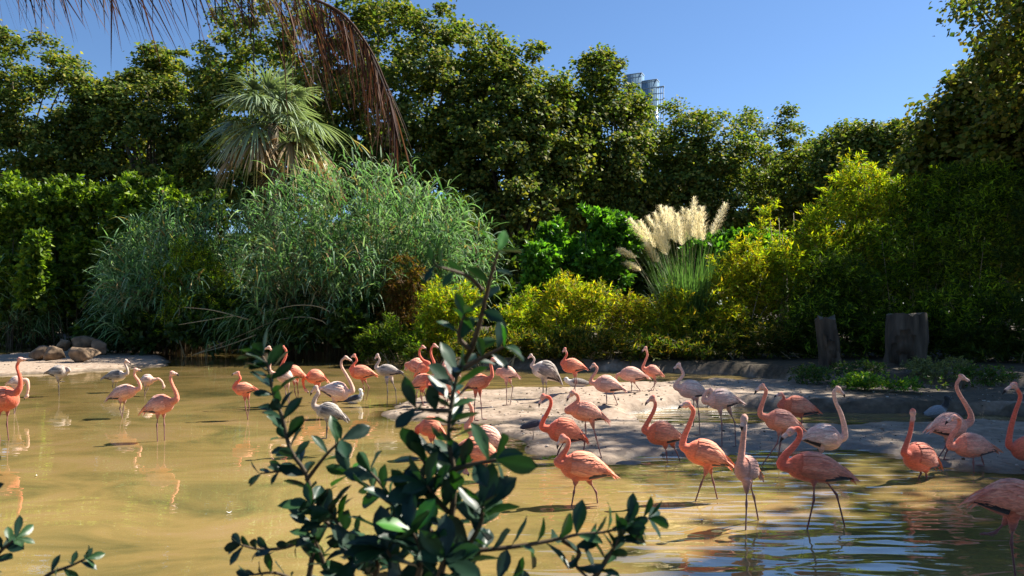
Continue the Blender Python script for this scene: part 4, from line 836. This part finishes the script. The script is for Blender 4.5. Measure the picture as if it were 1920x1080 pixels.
F('bright orange flamingo with folded neck wading nearest the shrub on the right', 'E', (600, 560), (745, 352), (345, 280), 190, [(330, 260), (355, 215), (400, 150), (405, 95)], (365, 78), (328, 165), 'orange', legs=[[(460, 370), (445, 470), (430, 555)], [(545, 375), (612, 480), (622, 560)]])
# right group
F('lilac white flamingo with an arched neck on the back ledge', 'F', (280, 630), (358, 325), (125, 280), 125, [(105, 265), (128, 220), (165, 170)], (130, 100), (86, 150), 'white', legs=[[(240, 325), (236, 420), (236, 560)], [(265, 325), (288, 480), (295, 632)]])
F('white pink flamingo preening its back on the pale spit', 'F', (500, 740), (605, 412), (340, 400), 140, [(322, 405), (322, 365), (345, 325)], (372, 322), (385, 375), 'white', legs=[[(432, 450), (448, 570), (448, 730)], [(505, 450), (558, 570), (565, 742)]])
F('orange flamingo with a tall S neck wading right of the drooped billed one', 'F', (345, 1110), (530, 858), (175, 725), 180, [(165, 710), (170, 640), (215, 530), (240, 440)], (195, 388), (125, 430), 'orange', legs=[[(345, 850), (288, 990), (252, 1100)], [(365, 850), (400, 990), (430, 1115)]])
F('pale flamingo facing us with a straight neck and black bill', 'F', (650, 1310), (760, 945), (545, 860), 175, [(568, 845), (580, 760), (598, 650), (610, 560)], (610, 492), (584, 585), 'pale', yaw=0.75, legs=[[(592, 960), (590, 1120), (582, 1310)], [(690, 960), (760, 1120), (808, 1310)]])
F('pink flamingo leaning forward behind the small pool, one leg stepping', 'F', (780, 850), (1068, 580), (775, 500), 150, [(755, 480), (740, 440), (770, 350), (785, 290)], (755, 255), (698, 320), 'pink', legs=[[(880, 570), (862, 680), (742, 850)], [(930, 570), (900, 700), (880, 850)]])
F('salmon flamingo with crooked neck at the back of the right group', 'F', (1030, 560), (1192, 455), (900, 400), 140, [(885, 400), (900, 370), (920, 340)], (895, 312), (845, 340), 'orange')
F('white flamingo with a tall hooked neck turned to the right edge', 'F', (1220, 850), (1020, 650), (1355, 665), 175, [(1368, 640), (1372, 560), (1345, 460), (1305, 370), (1295, 300)], (1325, 275), (1378, 345), 'white')
F('large dusky orange flamingo wading in rippled water with streaming tail', 'F', (1240, 1320), (1465, 955), (925, 850), 200, [(905, 850), (925, 780), (1000, 700), (1040, 630), (1030, 575)], (975, 590), (890, 680), 'red', legs=[[(1130, 900), (1130, 1100), (1080, 1320)], [(1190, 900), (1330, 1080), (1390, 1315)]])
F('rose red flamingo sunk deep in the water, head seen from the front', 'G', (680, 950), (865, 880), (500, 760), 195, [(490, 740), (500, 690), (545, 600), (570, 500)], (575, 440), (578, 535), 'red', yaw=0.5)
F('pale pink flamingo with a high hooked neck near the right edge', 'G', (815, 810), (708, 590), (1010, 560), 175, [(1030, 530), (1040, 470), (1000, 390), (950, 310), (935, 245)], (970, 185), (1042, 245), 'pale')
F('salmon flamingo with black wing edge in front of the pale hooked one', 'G', (1090, 890), (1245, 755), (910, 720), 165, [(885, 720), (900, 640), (950, 570), (955, 520)], (915, 500), (848, 560), 'pink', legs=[[(1045, 770), (1045, 830), (1048, 895)], [(1125, 770), (1145, 830), (1165, 890)]])
F('deep red flamingo with straight neck cut by the right edge', 'G', (1480, 900), (1640, 800), (1345, 715), 170, [(1330, 700), (1340, 580), (1375, 450), (1412, 330)], (1365, 245), (1275, 320), 'red')
F('rose flamingo in the bottom right corner, only its back in view', 'H', (1790, 1075), (1488, 572), (2010, 600), 235, [(2030, 560), (2040, 470), (2020, 380)], (2050, 330), (2110, 370), 'red', legs=[[(1775, 680), (1762, 850), (1790, 1080)], [(1810, 690), (1700, 800), (1600, 810)]])

# ------------------------------------------------------------------ gulls and a grey goose
def gull(name, label, cat, crop, con, T, C, H, head, bill, back, belly, headc, wing, legs=True, billc=(0.6, 0.4, 0.06)):
    ox, oy, k = CR[crop]; px = lambda p: (ox + p[0] / k, oy + p[1] / k); cx, cy = px(con); z0 = 0.0
    for _ in range(3): g0 = G(cx, cy, z0); z0 = max(0, gz(g0[0], g0[1]))
    s = g0[1] / FPX; O = np.array([g0[0], g0[1], 0]); U = np.array([1.0, 0, 0]); Wd = np.array([0, 1.0, 0]); Z = np.array([0, 0, 1.0])
    L = lambda p: O + U * ((px(p)[0] - cx) * s) + Z * (z0 + (cy - px(p)[1]) * s)
    tT, tC, hd, bt = L(T), L(C), L(head), L(bill); Hm = H / k * s; q = np.linspace(0, 1, 14)
    cp = tT + (tC - tT) * q[:, None]; rad = Hm * np.interp(q, [0, .12, .35, .6, .85, 1], [.06, .16, .4, .5, .38, .08])
    parts = [tube(cp, rad, 12), tube(spline([cp[10], tC * .5 + hd * .5, hd], 8), np.linspace(Hm * .3, Hm * .17, 8), 10), loft_ellipsoid(hd, bt - hd, (Hm * .27, Hm * .2))]
    V, T3, Q4 = smooth_remesh(parts, 0.013); root = thing(name, label, cat, (O[0], O[1], z0), None)
    hh = ((V - cp[7]) @ Z) / (Hm * .5); f = sstep(0.0, 0.3, hh)[:, None]; col = np.array(belly) * (1 - f) + np.array(back) * f
    fh = sstep(Hm * .55, Hm * .3, np.minimum(np.linalg.norm(V - hd, axis=1), np.linalg.norm(V - (hd * .5 + tC * .5), axis=1)))[:, None]; col = col * (1 - fh) + np.array(headc) * fh
    g = Geo().add(V, T3, Q4, col=col)
    if legs:
        for wo in (-.03, .03):
            hp = cp[7] + Wd * wo - Z * Hm * .35; ft = np.array([hp[0], hp[1], z0]); v, t3, q4, _ = tube(np.stack([hp, (hp + ft) / 2 + U * .01, ft]), .006, 6); g.add(v, t3, q4, col=(.3, .2, .14))
    part('body', g, M_bird, root, True)
    v, t3, q4, _ = tube(np.stack([hd + nrm(bt - hd) * Hm * .15, (hd + bt * 2) / 3, bt]), [Hm * .09, Hm * .06, .003], 6); part('bill', Geo().add(v, t3, q4, col=billc), M_bird, root, True)
    for sd in (-1, 1):
        g = Geo()
        for r_i in range(5):
            for c_i in range(4):
                e = math.radians(8 + c_i * 22); t0 = .78 - r_i * .12; ts = np.linspace(t0, t0 - .34, 5); dirr = math.sin(e) * Z + sd * math.cos(e) * Wd
                ii = np.clip(ts, -0.12, 1); mid = tT + (tC - tT) * ii[:, None] + dirr * (Hm * np.interp(np.clip(ts, 0, 1), [0, .12, .35, .6, .85, 1], [.12, .2, .41, .51, .4, .1]) + .004 + .002 * r_i)[:, None]
                sv = nrm(np.cross(U, dirr)); wq = .03 * np.array([.5, .9, 1, .7, .1])[:, None]; VV = np.stack([mid - sv * wq, mid + sv * wq], 1).reshape(-1, 3); i = np.arange(4) * 2
                g.add(VV, Q=np.stack([i, i + 1, i + 3, i + 2], -1), col=np.array(wing) * (0.8 + .1 * c_i))
        part('wing', g, M_feather, root, True)
gull('gull', 'white gull with black wings sitting on the water beside the large white flamingo', 'gull', 'B', (955, 492), (885, 478), (1005, 455), 62, (993, 402), (1020, 412), (.10, .10, .10), (.8, .78, .74), (.82, .80, .76), (.06, .06, .065), False)
gull('gull', 'dark winged gull standing on the sand behind the dark orange flamingo', 'gull', 'D', (205, 838), (75, 738), (262, 700), 92, (272, 640), (318, 655), (.09, .09, .11), (.6, .58, .56), (.6, .6, .6), (.06, .06, .075))
gull('goose', 'grey goose with a black neck half hidden behind the pale pink flamingo', 'goose', 'G', (745, 500), (690, 470), (850, 440), 105, (862, 345), (900, 365), (.28, .3, .32), (.16, .16, .17), (.03, .03, .03), (.25, .27, .29), True, (.03, .03, .03))
gull('duck', 'black and white duck lying behind the orange flamingo at the back of the sand', 'duck', 'D', (560, 412), (660, 385), (470, 375), 85, (455, 345), (425, 362), (.45, .4, .36), (.65, .58, .5), (.7, .66, .6), (.2, .17, .15), False, (.1, .08, .06))
# ------------------------------------------------------------------ date palm whose dry fronds hang into the picture
hub = np.array([-4.4, 3.0, 5.9]); zb = gz(hub[0], hub[1])
root = thing('date_palm', 'dry reddish brown palm fronds hanging in from the top left', 'palm', (hub[0], hub[1], zb))
part('trunk', Geo().add(*tube(spline([(hub[0] - .1, hub[1], zb), (hub[0], hub[1], 3), hub], 14), np.linspace(.34, .28, 14), 12)), M_bark, root, True)
DRYP = [(0.095, 0.045, 0.028), (0.065, 0.03, 0.022), (0.14, 0.075, 0.042), (0.035, 0.02, 0.018)]
def dry_frond(pts, dens, Lr, Wr, seed, sway, name='frond', s0=0.35, mix=None):
    rs = np.random.RandomState(seed); c = spline(pts, 40); g = Geo(); g.add(*tube(c, np.linspace(0.014, 0.003, 40), 6, (0.10, 0.05, 0.03)))
    n = dens; q = s0 + (1 - s0) * rs.rand(n); a = q * 38.99; j = a.astype(int); u = (a - j)[:, None]; p = c[j] * (1 - u) + c[j + 1] * u; tg = nrm(c[j + 1] - c[j])
    d = tg * rs.uniform(0.15, 0.7, (n, 1)) + np.array([0, 0, -1.0]) + rs.normal(size=(n, 3)) * sway
    L = rs.uniform(Lr[0], Lr[1], n) * (1 - 0.35 * q); blades(g, p, d, L, rs.uniform(Wr[0], Wr[1], n), rs.uniform(-.1, .25, n), palette(rs, mix or DRYP, n), 4, twist=rs.normal(size=(n, 3)) * .5)
    part(name, g, M_dry, root)
dry_frond([hub, P(0, -300, 3.7), P(230, -90, 3.8), P(420, -32, 3.9), P(550, -12, 4.0), P(640, 25, 4.05), P(695, 95, 4.1), P(726, 165, 4.1), P(745, 225, 4.15)], 130, (0.30, 0.60), (0.007, 0.015), 301, [.24, .2, .12], s0=0.48)
dry_frond([hub, P(50, -330, 4.2), P(300, -80, 4.3), P(470, -35, 4.4), P(570, -12, 4.4), P(640, 30, 4.4), P(690, 90, 4.45)], 200, (0.4, 1.0), (0.006, 0.011), 302, [.08, .08, .05], s0=0.5, mix=DRYP[:2] + [(0.2, 0.10, 0.05)])
dry_frond([hub, P(-150, -420, 4.0), P(60, -110, 4.1), P(220, -45, 4.2), P(380, -30, 4.3), P(500, -25, 4.3)], 110, (0.28, 0.62), (0.007, 0.014), 303, [.14, .14, .05], s0=0.55)
dry_frond([hub, P(-300, -300, 4.2), P(-150, -140, 4.3), P(0, -45, 4.4), P(110, -35, 4.4), P(200, -30, 4.4)], 75, (0.25, 0.5), (0.007, 0.014), 304, [.16, .16, .05], s0=0.5)

# ------------------------------------------------------------------ near shrub with glossy leaves
def leaf_mesh(name, curl, fold, col, w=0.42, seed=0):
    rs = np.random.RandomState(seed); ns, nc = 7, 4; s = np.linspace(0, 1, ns); prof = np.array([.05, .40, .72, .95, 1.0, .74, .05]) * w / 2
    V = []; C = []
    for a, pw in zip(s, prof):
        for b_ in np.linspace(-1, 1, nc + 1):
            V.append((a, b_ * pw, fold * abs(b_) * pw - curl * a * a + 0.012 * rs.normal() * (a > .1)))
            C.append(np.array(col) * (1.35 if abs(b_) < .1 else 1) * (1 + .08 * rs.normal()))
    n = nc + 1; Q = [(i * n + j, i * n + j + 1, (i + 1) * n + j + 1, (i + 1) * n + j) for i in range(ns - 1) for j in range(nc)]
    return Geo().add(V, Q=Q, col=np.clip(C, .004, 1)).mesh(name, M_near, smooth=True)
LC = [(0.012, 0.034, 0.020), (0.016, 0.044, 0.022), (0.010, 0.028, 0.018), (0.024, 0.065, 0.022)]
LEAVES = [leaf_mesh('leaf', c, f, LC[k % 4], w_, k) for k, (c, f, w_) in enumerate([(.05, .25, .46), (.18, .35, .42), (-.10, .2, .48), (.28, .3, .42), (.10, .5, .40), (.02, .15, .50), (.15, .3, .46), (-.05, .4, .44)])]
from mathutils import Matrix
YOUNG = [leaf_mesh('leaf', c, .3, (0.045, 0.16, 0.02), w_, 40 + k) for k, (c, w_) in enumerate([(.05, .45), (.2, .5)])]
def put_leaf(root, p, d, up, L, young=False, rs=None):
    d = nrm(d); up = np.asarray(up, float); y = np.cross(up, d); y = nrm(y); z_ = np.cross(d, y)
    me = (YOUNG if young else LEAVES)[rs.randint(2 if young else 8)]
    o = bpy.data.objects.new('leaf', me); sc.collection.objects.link(o); o.parent = root
    M = Matrix(((d[0], y[0], z_[0], 0), (d[1], y[1], z_[1], 0), (d[2], y[2], z_[2], 0), (0, 0, 0, 1)))
    o.matrix_basis = Matrix.Translation(Vector(p) - root.location) @ M @ Matrix.Diagonal((L, L, L, 1))
def sprig(root, rs, pts, dep, n, Lpx, s0=0.0, s1=1.0, whorl=0, r=0.004, young_tip=False, rbase=None, dens=1.02):
    """a twig traced through photo points with dep the distance of each end; n leaves along it, whorl leaves at the tip"""
    m = len(pts); dd = np.linspace(dep[0], dep[1], m); c = spline([P(x, y, d) for (x, y), d in zip(pts, dd)], 24)
    part('twig', Geo().add(*tube(c, np.linspace(rbase or r * 1.5, r * 0.6, 24), 6)), M_stem, root, True)
    tg = nrm(np.gradient(c, axis=0)); ang = rs.uniform(0, 6.28)
    Lpx = Lpx * 0.94; n = int(n * dens)
    for k in range(n):
        q = s0 + (s1 - s0) * (k + rs.uniform(.2, .8)) / n; i = min(int(q * 23), 23); ang += 2.4 + rs.normal() * .3
        a = nrm(np.cross(tg[i], [0.2, 1, 0.1])); b_ = np.cross(tg[i], a); out = math.cos(ang) * a + math.sin(ang) * b_ * .8
        d = out + tg[i] * rs.uniform(.3, .9); L = Lpx / FPX * c[i][1] * rs.uniform(.7, 1.2)
        put_leaf(root, c[i], d, tg[i] * .8 + rs.normal(size=3) * .5 + np.array([0, -.25, .3]), L, False, rs)
    for k in range(whorl):
        ang = k * 6.283 / whorl + rs.normal() * .25; a = nrm(np.cross(tg[-1], [0.2, 1, 0.1])); b_ = np.cross(tg[-1], a); out = math.cos(ang) * a + math.sin(ang) * b_
        put_leaf(root, c[-1], out * rs.uniform(.7, 1.1) + tg[-1] * rs.uniform(.4, 1.1), tg[-1] + rs.normal(size=3) * .35, Lpx / FPX * c[-1][1] * rs.uniform(.75, 1.15), young_tip and k % 3 == 0, rs)
gy = 0.95; gx = -0.12
root = thing('glossy_shrub', 'larger dark glossy leaved shrub close in front of the pond, reaching highest', 'shrub', (gx, gy, gz(gx, gy)))
rs = np.random.RandomState(401)
base = P(780, 1080, 1.0); gb = (gx, gy, gz(gx, gy))
for (x, y, d) in ((820, 1110, 1.0), (700, 1120, 1.1), (900, 1120, 1.05)):
    e = P(x, y, d); part('stem', Geo().add(*tube(spline([gb, (np.array(gb) * .4 + e * .6) + [0.02, 0, 0], e], 12), np.linspace(.010, .0045, 12), 7)), M_stem, root, True)
S = lambda *a, **k: sprig(root, rs, *a, **k)
S([(820, 1110), (842, 1000), (852, 900), (842, 830), (846, 760), (858, 700)], (1.0, 1.0), 36, 72, .05, .98, 4, r=.0034)
S([(858, 700), (884, 652), (900, 602), (911, 555), (922, 512), (934, 472)], (1.0, .88), 7, 62, .05, .9, 4, r=.003, young_tip=True)
S([(905, 545), (880, 520), (850, 508), (815, 498)], (.92, .86), 3, 48, .3, 1, 2, r=.002)
S([(880, 655), (860, 630), (870, 590)], (.97, .95), 3, 58, .3, 1, 3, r=.0025)
S([(870, 690), (910, 668), (945, 650)], (.98, .95), 4, 56, .2, 1, 3, r=.0025, young_tip=True)
S([(846, 770), (810, 770), (780, 765)], (1.0, .98), 3, 70, .3, 1, 2, r=.0025)
S([(850, 880), (890, 870), (930, 862)], (1.0, .95), 4, 80, .2, 1, 3, r=.003)
S([(850, 880), (810, 880), (790, 860)], (1.0, 1.02), 4, 78, .2, 1, 3, r=.003)
S([(835, 1040), (790, 975), (735, 945), (690, 912), (655, 890)], (1.0, 1.1), 12, 58, .15, 1, 4, r=.003, young_tip=True)
S([(735, 945), (720, 915), (695, 885)], (1.05, 1.08), 4, 55, .2, 1, 3, r=.0025)
S([(700, 1110), (680, 1030), (640, 990), (620, 960)], (1.1, 1.1), 16, 64, .1, 1, 5, r=.0035, dens=1.25)
S([(700, 1110), (715, 1020), (740, 970), (765, 935)], (1.08, 1.0), 16, 74, .1, 1, 5, r=.0035, dens=1.25)
S([(780, 1100), (790, 1040), (775, 1000)], (.95, .92), 9, 84, .1, 1, 5, r=.003, young_tip=True, dens=1.25)
S([(850, 1100), (870, 1040), (900, 985), (905, 950)], (1.0, .96), 13, 82, .1, 1, 5, r=.0035, dens=1.25)
S([(850, 1035), (920, 1030), (985, 1022), (1040, 1012), (1085, 1002), (1130, 998), (1165, 990)], (1.02, 1.05), 18, 62, .12, .95, 6, r=.0028)
S([(1150, 994), (1180, 975), (1215, 972)], (1.05, 1.05), 6, 58, .1, 1, 4, r=.0025)
S([(1055, 1012), (1085, 1035), (1080, 1060), (1110, 1090)], (1.05, 1.05), 5, 58, .2, 1, 2, r=.003)
S([(1110, 1090), (1140, 1045), (1160, 1010)], (1.05, 1.05), 8, 56, .05, 1, 4, r=.003)
S([(740, 1110), (740, 1060), (725, 1030)], (1.0, .97), 9, 84, .1, 1, 5, r=.003)
S([(670, 1110), (660, 1070), (665, 1040)], (1.08, 1.05), 8, 70, .1, 1, 5, r=.003)
S([(820, 1110), (825, 1070), (835, 1045)], (.93, .9), 6, 84, .1, 1, 5, r=.003)
S([(840, 960), (815, 930), (800, 910)], (1.0, .98), 5, 84, .1, 1, 4, r=.0025)
S([(900, 1110), (930, 1090), (960, 1085)], (1.0, 1.0), 3, 66, .2, 1, 3, r=.003)
# its neighbour on the left: one upright leafy stem with side twigs
gx1, gy1 = -0.34, 1.1
root = thing('glossy_shrub', 'slim upright glossy shrub stem left of the larger near shrub', 'shrub', (gx1, gy1, gz(gx1, gy1)))
gb = (gx1, gy1, gz(gx1, gy1)); rs = np.random.RandomState(411)
for (x, y, d) in ((575, 1110, 1.15), (620, 1110, 1.15)):
    e = P(x, y, d); part('stem', Geo().add(*tube(spline([gb, (np.array(gb) * .4 + e * .6) + [0.01, 0, 0], e], 12), np.linspace(.010, .0045, 12), 7)), M_stem, root, True)
S([(575, 1110), (588, 1010), (578, 900), (545, 845), (530, 785), (512, 735), (503, 690), (492, 668)], (1.15, 1.15), 50, 54, .10, .95, 5, r=.003)
S([(548, 882), (520, 884), (488, 888)], (1.15, 1.13), 5, 36, .2, 1, 2, r=.002)
S([(575, 900), (610, 855), (640, 825)], (1.15, 1.1), 4, 60, .3, 1, 3, r=.0025)
S([(585, 1000), (540, 1025), (490, 1030), (452, 1022)], (1.15, 1.12), 9, 38, .2, 1, 4, r=.0025)
S([(575, 1100), (520, 1075), (470, 1078)], (1.16, 1.12), 8, 40, .1, 1, 4, r=.0025)
S([(620, 1110), (605, 1050), (590, 1010)], (1.15, 1.12), 9, 58, .1, 1, 4, r=.003)
S([(640, 1000), (600, 970), (585, 950)], (1.12, 1.1), 5, 60, .1, 1, 4, r=.0025)
# second small shrub in the lower left corner
gx2, gy2 = -0.92, 1.0
root = thing('glossy_shrub', 'dark glossy shrub twigs poking into the lower left corner', 'shrub', (gx2, gy2, gz(gx2, gy2)))
gb = (gx2, gy2, gz(gx2, gy2)); rs = np.random.RandomState(402)
for (x, y) in ((-40, 1110), (60, 1110)):
    e = P(x, y, 1.15); part('stem', Geo().add(*tube(spline([gb, (np.array(gb) * .4 + e * .6), e], 10), np.linspace(.010, .005, 10), 7)), M_stem, root, True)
S([(-40, 1110), (-20, 1060), (5, 1030), (30, 1010)], (1.15, 1.15), 9, 42, .2, 1, 4, r=.003)
S([(60, 1110), (90, 1078), (130, 1062), (160, 1048)], (1.15, 1.15), 9, 34, .2, 1, 4, r=.0025)
S([(-40, 1110), (-45, 1000), (-30, 930), (-20, 890)], (1.15, 1.12), 10, 40, .2, 1, 4, r=.003)

# ------------------------------------------------------------------ small white feathers floating on the pond
g0 = [(68, 893), (430, 962)]
for k, (x, y) in enumerate(g0):
    c = G(x, y); rs = np.random.RandomState(500 + k); q = np.linspace(0, 1, 7); a = rs.uniform(0, 3); d = np.array([math.cos(a), math.sin(a), 0]); s_ = np.array([-d[1], d[0], 0]); wq = .010 * np.sin(np.pi * (q * .9 + .05))
    mid = c + d * (q - .5)[:, None] * .055 + np.array([0, 0, 1.0]) * (.006 + .014 * (q - .5) ** 2 * 4)[:, None]
    V = np.stack([mid - s_ * wq[:, None], mid + np.array([0, 0, .004]), mid + s_ * wq[:, None]], 1).reshape(-1, 3); i = np.arange(6) * 3
    me = Geo().add(V, Q=np.concatenate([np.stack([i, i + 1, i + 4, i + 3], -1), np.stack([i + 1, i + 2, i + 5, i + 4], -1)]), col=(.85, .80, .74)).mesh('floating_feather', M_feather, c)
    o = link('floating_feather', me); o.location = c
    tag(o, ['white feather floating in the dark patch near the left edge', 'white feather floating left of the near shrub', 'white feather floating below the salmon flamingo in the shallows', 'white feather floating on pale shallows low in the left part', 'white feather floating by the lower left twigs'][k], 'feather', 'feathers floating on the pond')
